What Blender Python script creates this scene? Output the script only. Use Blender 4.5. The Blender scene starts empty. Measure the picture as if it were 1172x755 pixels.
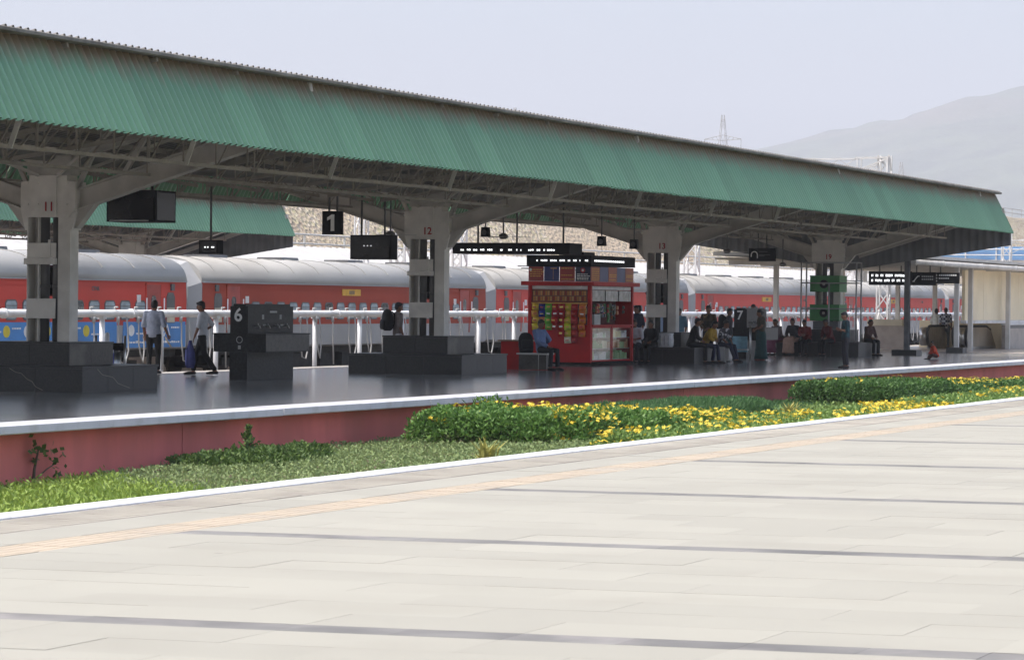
import bpy, math, random, os
import numpy as np
from mathutils import Vector, Matrix
rnd = random.Random(7)
npr = np.random.default_rng(7)
sc = bpy.context.scene
COL = sc.collection
# ------------------------------------------------------------------ camera
cd = bpy.data.cameras.new('camera'); cam = bpy.data.objects.new('camera', cd); COL.objects.link(cam)
cd.sensor_width = 36.0; cd.lens = 110.6; cd.clip_start = 0.5; cd.clip_end = 20000
CAMH = 1.7
cam.matrix_world = Matrix(((0.9316022, -0.0123977, 0.3632680, 0), (0.3633420, 0.0042700, -0.9316461, 0),
                           (0.0099991, 0.9999140, 0.0084826, CAMH), (0, 0, 0, 1)))
sc.camera = cam
cd.dof.use_dof = True; cd.dof.focus_distance = 75; cd.dof.aperture_fstop = 20
# ------------------------------------------------------------------ world, sun, exposure
SUN = Vector((-0.30, -0.30, 0.88)).normalized()
w = bpy.data.worlds.new('World'); sc.world = w; w.use_nodes = True
nt = w.node_tree; bg = nt.nodes['Background']
sky = nt.nodes.new('ShaderNodeTexSky'); sky.sky_type = 'NISHITA'; sky.sun_disc = False
sky.sun_elevation = math.asin(SUN.z); sky.sun_rotation = math.atan2(SUN.x, SUN.y)
sky.altitude = 0; sky.air_density = 1.0; sky.dust_density = 5.0; sky.ozone_density = 3.0
nt.links.new(sky.outputs[0], bg.inputs[0]); bg.inputs[1].default_value = 0.15
sl = bpy.data.lights.new('sun', 'SUN'); sl.energy = 2.1; sl.angle = math.radians(0.6); sl.color = (1.0, 0.93, 0.83)
so = bpy.data.objects.new('sun', sl); COL.objects.link(so)
so.rotation_euler = SUN.to_track_quat('Z', 'Y').to_euler(); so.location = (0, 0, 60)
sc.cycles.volume_bounces = 0
sc.view_settings.view_transform = 'Standard'; sc.view_settings.look = 'None'
sc.view_settings.exposure = 1.08; sc.view_settings.gamma = 1.0; sc.view_settings.use_curve_mapping = False

# ------------------------------------------------------------------ materials
MATS = {}
def lin(c):
    return tuple(((v / 255) / 12.92 if v / 255 <= .04045 else ((v / 255 + .055) / 1.055) ** 2.4) for v in c)
def mat(name, col, rough=.6, metal=0., var=.12, scale=3., bump=0., bscale=None, stretch=(1, 1, 1), col2=None, spec=.5,
        emit=None, dirt=None, dirt_scale=1., island=0., objrand=0., bdist=.01, world=False, spots=None):
    """procedural material: base colour broken by noise, optional dirt tint, bump"""
    if name in MATS: return MATS[name]
    m = bpy.data.materials.new(name); m.use_nodes = True
    n = m.node_tree.nodes; L = m.node_tree.links; b = n['Principled BSDF']
    b.inputs['Roughness'].default_value = rough; b.inputs['Metallic'].default_value = metal
    b.inputs['Specular IOR Level'].default_value = spec
    tc = n.new('ShaderNodeTexCoord'); mp = n.new('ShaderNodeMapping'); mp.inputs['Scale'].default_value = stretch
    L.new(n.new('ShaderNodeNewGeometry').outputs['Position'] if world else tc.outputs['Object'], mp.inputs['Vector'])
    nz = n.new('ShaderNodeTexNoise'); nz.inputs['Scale'].default_value = scale; nz.inputs['Detail'].default_value = 4
    L.new(mp.outputs[0], nz.inputs['Vector'])
    mx = n.new('ShaderNodeMix'); mx.data_type = 'RGBA'
    c2 = col2 or tuple(max(0, v * (1 - 2 * var)) for v in col)
    c1 = col if col2 else tuple(min(1, v * (1 + var)) for v in col)
    mx.inputs['A'].default_value = (*c1, 1); mx.inputs['B'].default_value = (*c2, 1)
    rp = n.new('ShaderNodeValToRGB'); rp.color_ramp.elements[0].position = .3; rp.color_ramp.elements[1].position = .7
    L.new(nz.outputs['Fac'], rp.inputs[0]); L.new(rp.outputs[0], mx.inputs['Factor'])
    out = mx.outputs['Result']
    if dirt:
        dz = n.new('ShaderNodeTexNoise'); dz.inputs['Scale'].default_value = dirt_scale; dz.inputs['Detail'].default_value = 6
        L.new(mp.outputs[0], dz.inputs['Vector'])
        dr = n.new('ShaderNodeValToRGB'); dr.color_ramp.elements[0].position = .52; dr.color_ramp.elements[1].position = .72
        L.new(dz.outputs['Fac'], dr.inputs[0])
        dm = n.new('ShaderNodeMix'); dm.data_type = 'RGBA'; dm.inputs['B'].default_value = (*dirt, 1)
        L.new(out, dm.inputs['A']); L.new(dr.outputs[0], dm.inputs['Factor']); out = dm.outputs['Result']
    if spots:
        vo = n.new('ShaderNodeTexVoronoi'); vo.inputs['Scale'].default_value = spots; L.new(mp.outputs[0], vo.inputs['Vector'])
        spc = n.new('ShaderNodeSeparateColor'); L.new(vo.outputs['Color'], spc.inputs[0])
        lim = n.new('ShaderNodeMath'); lim.operation = 'MULTIPLY'; lim.inputs[1].default_value = .045*spots; L.new(spc.outputs[0], lim.inputs[0])
        les = n.new('ShaderNodeMath'); les.operation = 'LESS_THAN'; L.new(vo.outputs['Distance'], les.inputs[0]); L.new(lim.outputs[0], les.inputs[1])
        ms_ = n.new('ShaderNodeMath'); ms_.operation = 'MULTIPLY'; ms_.inputs[1].default_value = .45; L.new(les.outputs[0], ms_.inputs[0])
        sm_ = n.new('ShaderNodeMix'); sm_.data_type = 'RGBA'; sm_.inputs['B'].default_value = (.12,.11,.10,1); L.new(out, sm_.inputs['A']); L.new(ms_.outputs[0], sm_.inputs['Factor']); out = sm_.outputs['Result']
    if island or objrand:
        src = n.new('ShaderNodeNewGeometry').outputs['Random Per Island'] if island else n.new('ShaderNodeObjectInfo').outputs['Random']
        a = island or objrand
        mr = n.new('ShaderNodeMapRange'); mr.inputs['To Min'].default_value = 1 - a; mr.inputs['To Max'].default_value = 1 + a
        L.new(src, mr.inputs['Value'])
        hs = n.new('ShaderNodeHueSaturation'); L.new(mr.outputs[0], hs.inputs['Value']); L.new(out, hs.inputs['Color']); out = hs.outputs[0]
    L.new(out, b.inputs['Base Color'])
    if emit:
        b.inputs['Emission Color'].default_value = (*emit[0], 1); b.inputs['Emission Strength'].default_value = emit[1]
    if bump:
        bz = n.new('ShaderNodeTexNoise'); bz.inputs['Scale'].default_value = bscale or scale * 6; bz.inputs['Detail'].default_value = 3
        L.new(mp.outputs[0], bz.inputs['Vector'])
        bp = n.new('ShaderNodeBump'); bp.inputs['Strength'].default_value = bump; bp.inputs['Distance'].default_value = bdist
        L.new(bz.outputs['Fac'], bp.inputs['Height']); L.new(bp.outputs[0], b.inputs['Normal'])
    MATS[name] = m
    return m
def plain(rgb, rough=.7, **k):
    nm = 'paint_%d_%d_%d_%d' % (*rgb, int(rough * 100))
    return mat(nm, lin(rgb), rough, var=k.pop('var', .1), **k)

# ------------------------------------------------------------------ mesh builder
OFF = {}
class MB:
    def __init__(s): s.v = []; s.f = []; s.mi = []; s.sm = []
    def add(s, vs, fs, mi=0, sm=False):
        o = len(s.v); s.v += [tuple(v) for v in vs]
        for f in fs: s.f.append(tuple(i + o for i in f)); s.mi.append(mi); s.sm.append(sm)
    def box(s, x0, x1, y0, y1, z0, z1, mi=0):
        s.add([(x0,y0,z0),(x1,y0,z0),(x1,y1,z0),(x0,y1,z0),(x0,y0,z1),(x1,y0,z1),(x1,y1,z1),(x0,y1,z1)],
              [(0,3,2,1),(4,5,6,7),(0,1,5,4),(1,2,6,5),(2,3,7,6),(3,0,4,7)], mi)
    def beam(s, p, q, wd, ht=None, mi=0, up=(0,0,1)):
        p = Vector(p); q = Vector(q); d = (q - p).normalized(); ht = ht or wd
        u = Vector(up)
        if abs(d.dot(u)) > .99: u = Vector((0,1,0))
        r = d.cross(u).normalized(); u = r.cross(d)
        vs = []
        for e in (p, q):
            for a, b in ((-1,-1),(1,-1),(1,1),(-1,1)): vs.append(e + r*(a*wd/2) + u*(b*ht/2))
        s.add(vs, [(0,1,2,3),(7,6,5,4),(0,4,5,1),(1,5,6,2),(2,6,7,3),(3,7,4,0)], mi)
    def ibeam(s, p, q, wd, ht, t=.03, mi=0):
        p = Vector(p); q = Vector(q); d = (q-p).normalized(); r = d.cross(Vector((0,0,1))).normalized(); u = r.cross(d)
        o = u*(ht/2 - t/2)
        s.beam(p+o, q+o, wd, t, mi); s.beam(p-o, q-o, wd, t, mi); s.beam(p, q, t, ht-2*t, mi)
    def tube(s, pts, rad, n=8, mi=0, sm=True, cap=True, up=None, flat=1.):
        pts = [Vector(p) for p in pts]
        if not hasattr(rad, '__len__'): rad = [rad]*len(pts)
        o = len(s.v); ref = None; N = len(pts)
        for i, p in enumerate(pts):
            d = (pts[min(i+1,N-1)] - pts[max(i-1,0)]).normalized()
            if up is not None: ref = Vector(up)
            elif ref is None: ref = Vector((0,0,1)) if abs(d.z) < .9 else Vector((1,0,0))
            a = d.cross(ref).normalized(); b = a.cross(d).normalized()
            if up is None: ref = b
            for k in range(n):
                t = 2*math.pi*k/n
                s.v.append(tuple(p + a*(math.cos(t)*rad[i]) + b*(math.sin(t)*rad[i]*flat)))
        for i in range(N-1):
            for k in range(n):
                k2 = (k+1) % n
                s.f.append((o+i*n+k, o+i*n+k2, o+(i+1)*n+k2, o+(i+1)*n+k)); s.mi.append(mi); s.sm.append(sm)
        if cap:
            s.f.append(tuple(o+k for k in reversed(range(n)))); s.mi.append(mi); s.sm.append(False)
            s.f.append(tuple(o+(N-1)*n+k for k in range(n))); s.mi.append(mi); s.sm.append(False)
    def rings(s, rings, mi=0, sm=True, cap=True):
        """loft closed rings (lists of points of equal count)"""
        o = len(s.v); n = len(rings[0])
        for r in rings: s.v += [tuple(p) for p in r]
        for i in range(len(rings)-1):
            for k in range(n):
                k2 = (k+1) % n
                s.f.append((o+i*n+k, o+i*n+k2, o+(i+1)*n+k2, o+(i+1)*n+k)); s.mi.append(mi); s.sm.append(sm)
        if cap:
            s.f.append(tuple(o+k for k in reversed(range(n)))); s.mi.append(mi); s.sm.append(sm)
            s.f.append(tuple(o+(len(rings)-1)*n+k for k in range(n))); s.mi.append(mi); s.sm.append(sm)
    def ball(s, c, r, nu=10, nv=7, mi=0, M=None, sm=True):
        c = Vector(c); r = r if hasattr(r,'__len__') else (r,r,r)
        vs = []; 
        for j in range(nv+1):
            ph = math.pi*j/nv
            for i in range(nu):
                th = 2*math.pi*i/nu
                p = Vector((math.sin(ph)*math.cos(th)*r[0], math.sin(ph)*math.sin(th)*r[1], -math.cos(ph)*r[2]))
                if M: p = M @ p
                vs.append(c+p)
        fs = []
        for j in range(nv):
            for i in range(nu):
                i2 = (i+1) % nu
                if j == 0: fs.append((i, (j+1)*nu+i2, (j+1)*nu+i)) 
                elif j == nv-1: fs.append((j*nu+i, j*nu+i2, (j+1)*nu+i))
                else: fs.append((j*nu+i, j*nu+i2, (j+1)*nu+i2, (j+1)*nu+i))
        s.add(vs, fs, mi, sm)
    def prism(s, poly, axis, a, b, mi=0):
        """extrude a polygon given in the two other axes along axis from a to b"""
        def P(p, t):
            return {'x': (t, p[0], p[1]), 'y': (p[0], t, p[1]), 'z': (p[0], p[1], t)}[axis]
        n = len(poly); vs = [P(p, a) for p in poly] + [P(p, b) for p in poly]
        fs = [tuple(reversed(range(n))), tuple(range(n, 2*n))] + [(k, (k+1) % n, n+(k+1) % n, n+k) for k in range(n)]
        s.add(vs, fs, mi)
    def mesh(s, name, mats, off=(0,0,0)):
        me = bpy.data.meshes.new(name)
        me.from_pydata([(v[0]-off[0], v[1]-off[1], v[2]-off[2]) for v in s.v], [], s.f)
        for m in (mats if isinstance(mats, (list, tuple)) else [mats]): me.materials.append(m)
        me.polygons.foreach_set('material_index', s.mi); me.polygons.foreach_set('use_smooth', s.sm)
        me.update()
        return me
    def build(s, name, mats, parent=None, local=False):
        off = (0,0,0) if local or parent is None else OFF.get(parent.name, (0,0,0))
        o = link(s.mesh(name, mats, off), name, parent)
        if name in ('lettering', 'led_text', 'roof_rib'): o['kind'] = 'stuff'   # too small to pick apart singly
        return o
def link(me, name, parent=None, loc=(0,0,0)):
    o = bpy.data.objects.new(name, me); COL.objects.link(o); o.location = loc
    if parent: o.parent = parent
    if parent: OFF[o.name] = OFF.get(parent.name, (0,0,0))
    return o
def tag(o, label=None, cat=None, group=None, kind=None):
    if label: o['label'] = label
    if cat: o['category'] = cat
    if group: o['group'] = group
    if kind: o['kind'] = kind
    return o
def thing(name, label, cat, loc=(0,0,0), rz=0., group=None):
    o = bpy.data.objects.new(name, None); COL.objects.link(o); o.empty_display_size = .2
    o.location = loc; o.rotation_euler = (0,0,rz); OFF[o.name] = tuple(loc)
    return tag(o, label, cat, group)
def copy_tree(o, loc=None, rz=None, label=None, group=None, parent=None, skip=()):
    c = o.copy(); COL.objects.link(c)
    if parent: c.parent = parent
    if loc is not None: c.location = loc
    if rz is not None: c.rotation_euler = (0,0,rz)
    if label: c['label'] = label
    if group: c['group'] = group
    for ch in list(o.children):
        if ch.name.split('.')[0] in skip: continue
        copy_tree(ch, parent=c, skip=skip)
    OFF[c.name] = tuple(c.location)
    return c
def fastmesh(name, V, F, mats, mi=None, smooth=False):
    me = bpy.data.meshes.new(name); k = F.shape[1]
    me.vertices.add(len(V)); me.vertices.foreach_set('co', np.ascontiguousarray(V, dtype=np.float32).ravel())
    me.loops.add(F.size); me.loops.foreach_set('vertex_index', np.ascontiguousarray(F, dtype=np.int32).ravel())
    me.polygons.add(len(F)); me.polygons.foreach_set('loop_start', np.arange(0, F.size, k, dtype=np.int32))
    me.polygons.foreach_set('loop_total', np.full(len(F), k, dtype=np.int32))
    for m in mats: me.materials.append(m)
    if mi is not None: me.polygons.foreach_set('material_index', np.asarray(mi, dtype=np.int32))
    if smooth: me.polygons.foreach_set('use_smooth', np.ones(len(F), dtype=bool))
    me.update(calc_edges=True); me.validate()
    return me
def text_mesh(s, size, depth=.006, bold=.018):
    cu = bpy.data.curves.new('lettering', 'FONT'); cu.body = s; cu.size = size; cu.extrude = depth/2
    cu.offset = bold*size; cu.align_x = 'CENTER'; cu.align_y = 'CENTER'; cu.resolution_u = 3
    to = bpy.data.objects.new('lettering_tmp', cu); COL.objects.link(to)
    dg = bpy.context.evaluated_depsgraph_get()
    me = bpy.data.meshes.new_from_object(to.evaluated_get(dg)); bpy.data.objects.remove(to); bpy.data.curves.remove(cu)
    return me
def text(name, s, size, m, parent, loc, face='-y', depth=.006, sx=1.):
    """lettering facing -y or +x, loc in world coordinates"""
    me = text_mesh(s, size, depth); me.materials.clear(); me.materials.append(m)
    M = Matrix(((1,0,0),(0,0,-1),(0,1,0))) if face == '-y' else Matrix(((0,0,1),(1,0,0),(0,1,0)))
    off = OFF.get(parent.name, (0,0,0)) if parent else (0,0,0)
    me.transform(Matrix.Translation(Vector(loc)-Vector(off)) @ M.to_4x4() @ Matrix.Diagonal((sx,1,1,1)))
    return link(me, name, parent)
def project(x, y, z):
    p = cam.matrix_world.inverted() @ Vector((x, y, z))
    return (586 + 3600*p.x/-p.z, 377.5 - 3600*p.y/-p.z, -p.z) if p.z < 0 else (-9e9, -9e9, -1)
# ================================================================== SETTING
M_soil = mat('soil', (.12,.085,.055), .95, scale=2, bump=.6)
M_earth = mat('earth', (.30,.25,.19), .95, scale=.05, var=.15, bump=.3)
M_conc = mat('concrete', (.42,.40,.37), .85, scale=1.5, var=.12, bump=.2, dirt=(.25,.23,.2), dirt_scale=.7)
M_white = mat('white_paint', (.74,.74,.74), .5, scale=4, var=.05, dirt=(.5,.49,.46), dirt_scale=2.2)
M_lip = mat('coping_white', (.62,.62,.65), .6, scale=3, var=.04, dirt=(.53,.525,.53), dirt_scale=3.)
M_red_wall = mat('red_plaster', (.70,.19,.17), .85, scale=.9, var=.10, bump=.25, bscale=9, dirt=(.54,.165,.14), dirt_scale=.8, stretch=(1,1,.35))
M_floor = mat('polished_granite', (.24,.23,.215), .17, scale=.8, var=.2, spec=.55, dirt=(.32,.305,.285), dirt_scale=.5, bump=.10, bscale=1.6, bdist=.02, stretch=(.45,1.1,1))
M_ballast = mat('ballast', (.17,.15,.13), .95, scale=14, var=.35, bump=1.)
M_steel = mat('rail_steel', (.30,.24,.2), .45, .8, scale=6)
M_grout = mat('grout', (.215,.208,.175), .9, scale=3, world=True)

g = MB(); g.box(-9500, 7500, -2000, 11000, -3.0, -1.25); tag(g.build('ground', M_earth), kind='structure')
# garden soil: rises away from the camera
vs = []; fs = []
for i, (y, z) in enumerate([(0,-1.05),(30,-.97),(42,-.80),(52,-.70),(300,-.66)]):
    vs += [(-21.8, y, z), (-17.5, y, z+.06), (-12.55, y, z-.02)]
    if i:
        a = 3*i
        fs += [(a-3,a-2,a+1,a), (a-2,a-1,a+2,a+1)]
g = MB(); g.add(vs, fs); tag(g.build('garden_soil', M_soil), kind='structure')

# ------------------------------------------------------------------ near platform with its paving
SH = .085
g = MB(); g.box(-12.5, 60, -25, 420, -1.2, -.005); near_platform = tag(g.build('near_platform', M_grout), kind='structure'); OFF[near_platform.name] = (0,0,0)
M_pav = mat('paver', (.308,.297,.248), .75, scale=.45, var=.03, bump=.12, bscale=30, objrand=.045, dirt=(.288,.276,.229), dirt_scale=.9, world=True, spots=.75)
M_pav_i = mat('paver_far', (.308,.297,.248), .75, scale=.45, var=.03, island=.03, dirt=(.288,.276,.229), dirt_scale=.8, world=True)
M_band = mat('dark_paver', (.175,.168,.155), .7, scale=1.3, var=.2, objrand=.10, dirt=(.24,.225,.21), dirt_scale=1.6, world=True)
M_band_i = mat('dark_paver_far', (.175,.168,.155), .7, scale=1.3, var=.2, island=.10, dirt=(.24,.225,.21), dirt_scale=1.6, world=True)
M_tact = mat('tactile_orange', (.40,.335,.25), .75, scale=1., var=.06, objrand=.03, dirt=(.36,.325,.265), dirt_scale=1.0, world=True)
M_bord = mat('border_tile', (.345,.32,.265), .8, scale=1., var=.07, objrand=.04, dirt=(.28,.25,.21), dirt_scale=1., world=True)
M_drain = mat('drain_gap', (.07,.06,.052), .9, scale=.06, var=.3, col2=(.38,.35,.30), world=True)
def slab_mesh(name, lx, ly, m, shear=SH, t=.012, gap=.0018):
    b = MB(); x0, x1, y0, y1 = gap/2, lx-gap/2, gap/2, ly-gap/2
    b.add([(x, y+shear*x, z) for z in (-t, 0) for x, y in ((x0,y0),(x1,y0),(x1,y1),(x0,y1))],
          [(4,5,6,7),(0,1,5,4),(1,2,6,5),(2,3,7,6),(3,0,4,7)])
    return b.mesh(name, m)
BAND0, BSP, BW = 14.38, 6.08, .33
pav = []; bandt = []
PX0 = -10.62; LX = 1.2; rows = 9; LY = (BSP-BW)/rows
for k in range(-3, 22):
    y0 = BAND0 + k*BSP
    for i in range(34): bandt.append((PX0+i*.6, y0))
    for r_ in range(rows):
        sx = (-.6 if r_ % 2 else 0)
        for i in range(17): pav.append((max(PX0, PX0+sx+i*LX), y0+BW+r_*LY, LX if not (sx and i == 0) else LX/2))
def yof(x, y): return y + SH*(x+10.7)
def vis(x, y):
    a, b_, z = project(x, yof(x, y), 0)
    return z > 0 and -60 < a < 1235 and b_ < 775
me_full = slab_mesh('paver', LX, LY, M_pav); me_half = slab_mesh('paver', LX/2, LY, M_pav); me_band = slab_mesh('dark_paver', .6, BW, M_band)
def lay(items, name, mesh_of, wid_of, ly, mfar, limit, z=0.):
    it = sorted([p for p in items if vis(p[0]+.5, p[1])], key=lambda p: project(p[0]+.3, yof(p[0], p[1]), 0)[2])
    for p in it[:limit]:
        o = link(mesh_of(p), name, near_platform, (p[0], yof(p[0], p[1]), z + rnd.uniform(-.0006, .0006)))
        o.rotation_euler = (rnd.uniform(-.0006,.0006), rnd.uniform(-.0006,.0006), 0)
    ns = set(it[:limit]); b = MB()
    for p in items:
        if p in ns: continue
        x, y, lx = p[0], yof(p[0], p[1]), wid_of(p)
        zz = z + rnd.uniform(-.001, .001)
        b.add([(x+.002,y+.002,zz),(x+lx-.002,y+.002+SH*lx,zz),(x+lx-.002,y+ly-.002+SH*lx,zz),(x+.002,y+ly-.002,zz)], [(0,1,2,3)])
    tag(b.build(name, mfar, near_platform), kind='stuff')
lay(pav, 'paver', lambda p: me_full if p[2] == LX else me_half, lambda p: p[2], LY, M_pav_i, 295)
lay(bandt, 'dark_paver', lambda p: me_band, lambda p: .6, BW, M_band_i, 150)
# tactile strip, border zone, drain gap, kerb
def strip(name, x0, x1, ly, ya, yb, ynear, mm, builder, z0=0.):
    me = builder(x1-x0, ly).mesh(name, mm); far = MB(); y = ya; far_n = 0
    while y < yb:
        if y < ynear and project(x0, y, 0)[0] > -80: link(me, name, near_platform, (x0, y, z0 + rnd.uniform(-.0015,.0015)))
        else:
            s_ = builder(x1-x0, ly); far.add([(v[0]+x0, v[1]+y, v[2]+z0) for v in s_.v], s_.f)
        y += ly
    tag(far.build(name, mm, near_platform), kind='stuff')
def tact(lx, ly):
    b = MB(); b.box(.002, lx-.002, .002, ly-.002, -.012, 0)
    for i in range(4): b.box(.04+i*lx/4.2, .04+i*lx/4.2+.035, .02, ly-.02, 0, .0015)
    return b
def bord(lx, ly):
    b = MB(); b.box(.003, lx-.003, .003, ly-.003, -.012, 0)
    for i in range(4):
        y = ly*(i+.2)/4; n = .03
        b.add([(.03,y,.006),(lx/2,y+.07,.006),(lx-.03,y,.006),(lx-.03,y+n,.006),(lx/2,y+.07+n,.006),(.03,y+n,.006)], [(0,1,4,5),(1,2,3,4)])
    return b
def flat(lx, ly):
    b = MB(); b.box(.002, lx-.002, .002, ly-.002, -.012, 0); return b
strip('tactile_tile', -11.08, -10.63, .45, 10, 150, 62, M_tact, tact)
strip('paving_tile', -11.66, -11.085, .9, 10, 150, 70, M_pav, flat)
strip('border_tile', -12.38, -11.70, .6, 10, 150, 75, M_bord, bord)
b = MB(); b.box(-11.698, -11.658, 5, 200, -.012, -.002); tag(b.build('drain_gap', M_drain, near_platform))
def kerb(lx, ly):
    b = MB(); b.prism([(0,-.3),(lx,-.3),(lx,.012),(lx-.02,.03),(.02,.03),(0,.012)], 'y', .003, ly-.003); return b
strip('kerb_stone', -12.62, -12.39, 1.2, 8, 160, 110, M_white, kerb)

# ------------------------------------------------------------------ far platform
g = MB(); g.box(-34.38, -21.78, -10, 330, -1.2, 0); far_platform = tag(g.build('far_platform', M_floor), kind='structure'); OFF[far_platform.name] = (0,0,0)
y = 18.1
while y < 160:
    g = MB(); g.box(-21.775, -21.70, y+.012, y+11.988, -1.2, -.11); g.build('wall_panel', M_red_wall, far_platform); y += 12
g = MB(); g.prism([(-22.05,-.115),(-21.42,-.115),(-21.40,-.1),(-21.40,.0),(-21.42,.012),(-22.05,.012)], 'y', .004, 2.996)
me = g.mesh('coping_stone', M_lip); y = 21.
while y < 170:
    o = link(me, 'coping_stone', far_platform, (rnd.uniform(-.006,.006), y, rnd.uniform(-.003,.003))); o.rotation_euler.z = rnd.uniform(-.0008,.0008); y += 3
g = MB(); g.box(-34.40, -33.55, 0, 330, -.3, .006); g.build('edge_strip', mat('edge_strip', (.52,.49,.45), .7, scale=2, dirt=(.4,.37,.33)), far_platform)
M_sunlit_fl = mat('sunlit_beige_floor', (.42,.37,.32), .3, scale=.8, var=.1, dirt=(.3,.27,.24), dirt_scale=.4)
g = MB(); g.box(-33.5, -22.06, 117.5, 200, -.1, .004); g.build('sunlit_floor', M_sunlit_fl, far_platform)  # sunlight beyond the canopy put into the floor as a paler sheet
# tracks
g = MB(); g.box(-48.2, -34.42, -20, 500, -1.24, -.98); tag(g.build('ballast_bed', M_ballast), kind='structure')
sleeper = MB(); sleeper.box(-1.3, 1.3, -.11, .11, -1.0, -.93)
for cx in (-36.75, -46.0):
    tr = thing('railway_track', 'straight railway track with concrete sleepers %s' % ('on the empty line beside the platform edge' if cx > -40 else 'under the red train'), 'track', (cx, 60, -.98))
    for s_ in (-.838, .838):
        b = MB(); b.box(cx+s_-.036, cx+s_+.036, -10, 320, -.93, -.84); b.box(cx+s_-.07, cx+s_+.07, -10, 320, -.945, -.928); b.build('rail', M_steel, tr)
    b = MB()
    for i in range(260): b.box(cx-1.3, cx+1.3, 20+i*.65, 20.22+i*.65, -1.0, -.94)
    tag(b.build('sleeper', M_conc, tr), kind='stuff')
g = MB(); g.box(-71, -48.25, -10, 330, -1.2, -.02); tag(g.build('second_platform', M_conc), kind='structure')

# ------------------------------------------------------------------ hillside cutting behind the station
def mat_pitching():
    m = bpy.data.materials.new('stone_pitching'); m.use_nodes = True; n = m.node_tree.nodes; L = m.node_tree.links; b = n['Principled BSDF']
    b.inputs['Roughness'].default_value = .95
    tc = n.new('ShaderNodeTexCoord'); v = n.new('ShaderNodeTexVoronoi'); v.inputs['Scale'].default_value = 3.2
    L.new(tc.outputs['Object'], v.inputs['Vector'])
    cr = n.new('ShaderNodeValToRGB'); e = cr.color_ramp.elements
    e[0].position = 0; e[0].color = (.20,.165,.125,1); e[1].position = 1; e[1].color = (.44,.39,.33,1)
    x = e.new(.45); x.color = (.33,.28,.215,1); x = e.new(.72); x.color = (.30,.275,.165,1)
    sp = n.new('ShaderNodeSeparateColor'); L.new(v.outputs['Color'], sp.inputs[0]); L.new(sp.outputs[0], cr.inputs[0])
    nz = n.new('ShaderNodeTexNoise'); nz.inputs['Scale'].default_value = .09; nz.inputs['Detail'].default_value = 6; L.new(tc.outputs['Object'], nz.inputs['Vector'])
    r2 = n.new('ShaderNodeValToRGB'); r2.color_ramp.elements[0].position = .48; r2.color_ramp.elements[1].position = .62
    L.new(nz.outputs['Fac'], r2.inputs[0])
    mx = n.new('ShaderNodeMix'); mx.data_type = 'RGBA'; mx.inputs['B'].default_value = (.33,.27,.20,1)
    L.new(r2.outputs[0], mx.inputs['Factor']); L.new(cr.outputs[0], mx.inputs['A']); L.new(mx.outputs['Result'], b.inputs['Base Color'])
    bp = n.new('ShaderNodeBump'); bp.inputs['Strength'].default_value = .9; bp.inputs['Distance'].default_value = .25
    L.new(v.outputs['Distance'], bp.inputs['Height']); L.new(bp.outputs[0], b.inputs['Normal'])
    return m
M_pitch = mat_pitching()
prof = [(-80,-1.3),(-80,.6),(-83.5,4.6),(-84.6,4.7),(-88.5,9.0),(-89.6,9.1),(-94,14.0),(-96,14.6),(-130,16.0),(-400,18)]
ys = np.arange(40, 760, 6.)
V = []; 
for y in ys:
    for i, (x, z) in enumerate(prof):
        V.append((x + (rnd.uniform(-.25,.25) if i > 1 else 0), y, z + (rnd.uniform(-.18,.18) if 1 < i < 8 else 0)))
n_ = len(prof); F = [(a*n_+k, a*n_+k+1, (a+1)*n_+k+1, (a+1)*n_+k) for a in range(len(ys)-1) for k in range(n_-1)]
tag(link(fastmesh('cutting_slope', np.array(V), np.array(F), [M_pitch]), 'cutting_slope'), kind='structure')
M_wsteel = mat('white_steel', (.55,.55,.54), .5, scale=2, var=.05, dirt=(.5,.48,.45), dirt_scale=1.)
post = MB(); post.box(-.05,.05,-.05,.05,0,1.25); me_post = post.mesh('post', M_wsteel)
for (x, z, lab) in ((-81.0, 1.9, 'long white pipe fence at the foot of the stone slope behind the train'), (-84.2, 4.7, 'long white pipe fence on the lowest ledge of the stone slope'), (-89.1, 9.1, 'long white pipe fence on the middle ledge of the stone slope'),
                    (-95.0, 14.4, 'long white pipe fence along the top of the stone slope')):
    t = thing('pipe_fence', lab, 'fence', (x, 200, z), group=None)
    for zz in (.62, 1.2):
        b = MB(); b.tube([(x, 70, z+zz), (x, 560, z+zz)], .065, 6); b.build('rail', M_wsteel, t)
    for i in range(80): link(me_post, 'post', t, (0, -130+i*6.1, 0))
# stair rail going up the slope
t = thing('stair_handrail', 'white handrail climbing the stone slope diagonally', 'handrail', (-82, 168, 1))
for dz in (0, .8):
    b = MB(); b.tube([(-82.3, 168, 3.2+dz), (-93.0, 196, 14.0+dz)], .07, 6); b.build('rail', M_wsteel, t)
b = MB(); b.tube([(-82.3, 300, 4.2), (-93.0, 272, 14.6)], .07, 6); b.tube([(-82.3, 301.5, 4.2), (-93.0, 273.5, 14.6)], .07, 6); b.build('rail', M_wsteel, t)
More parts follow.
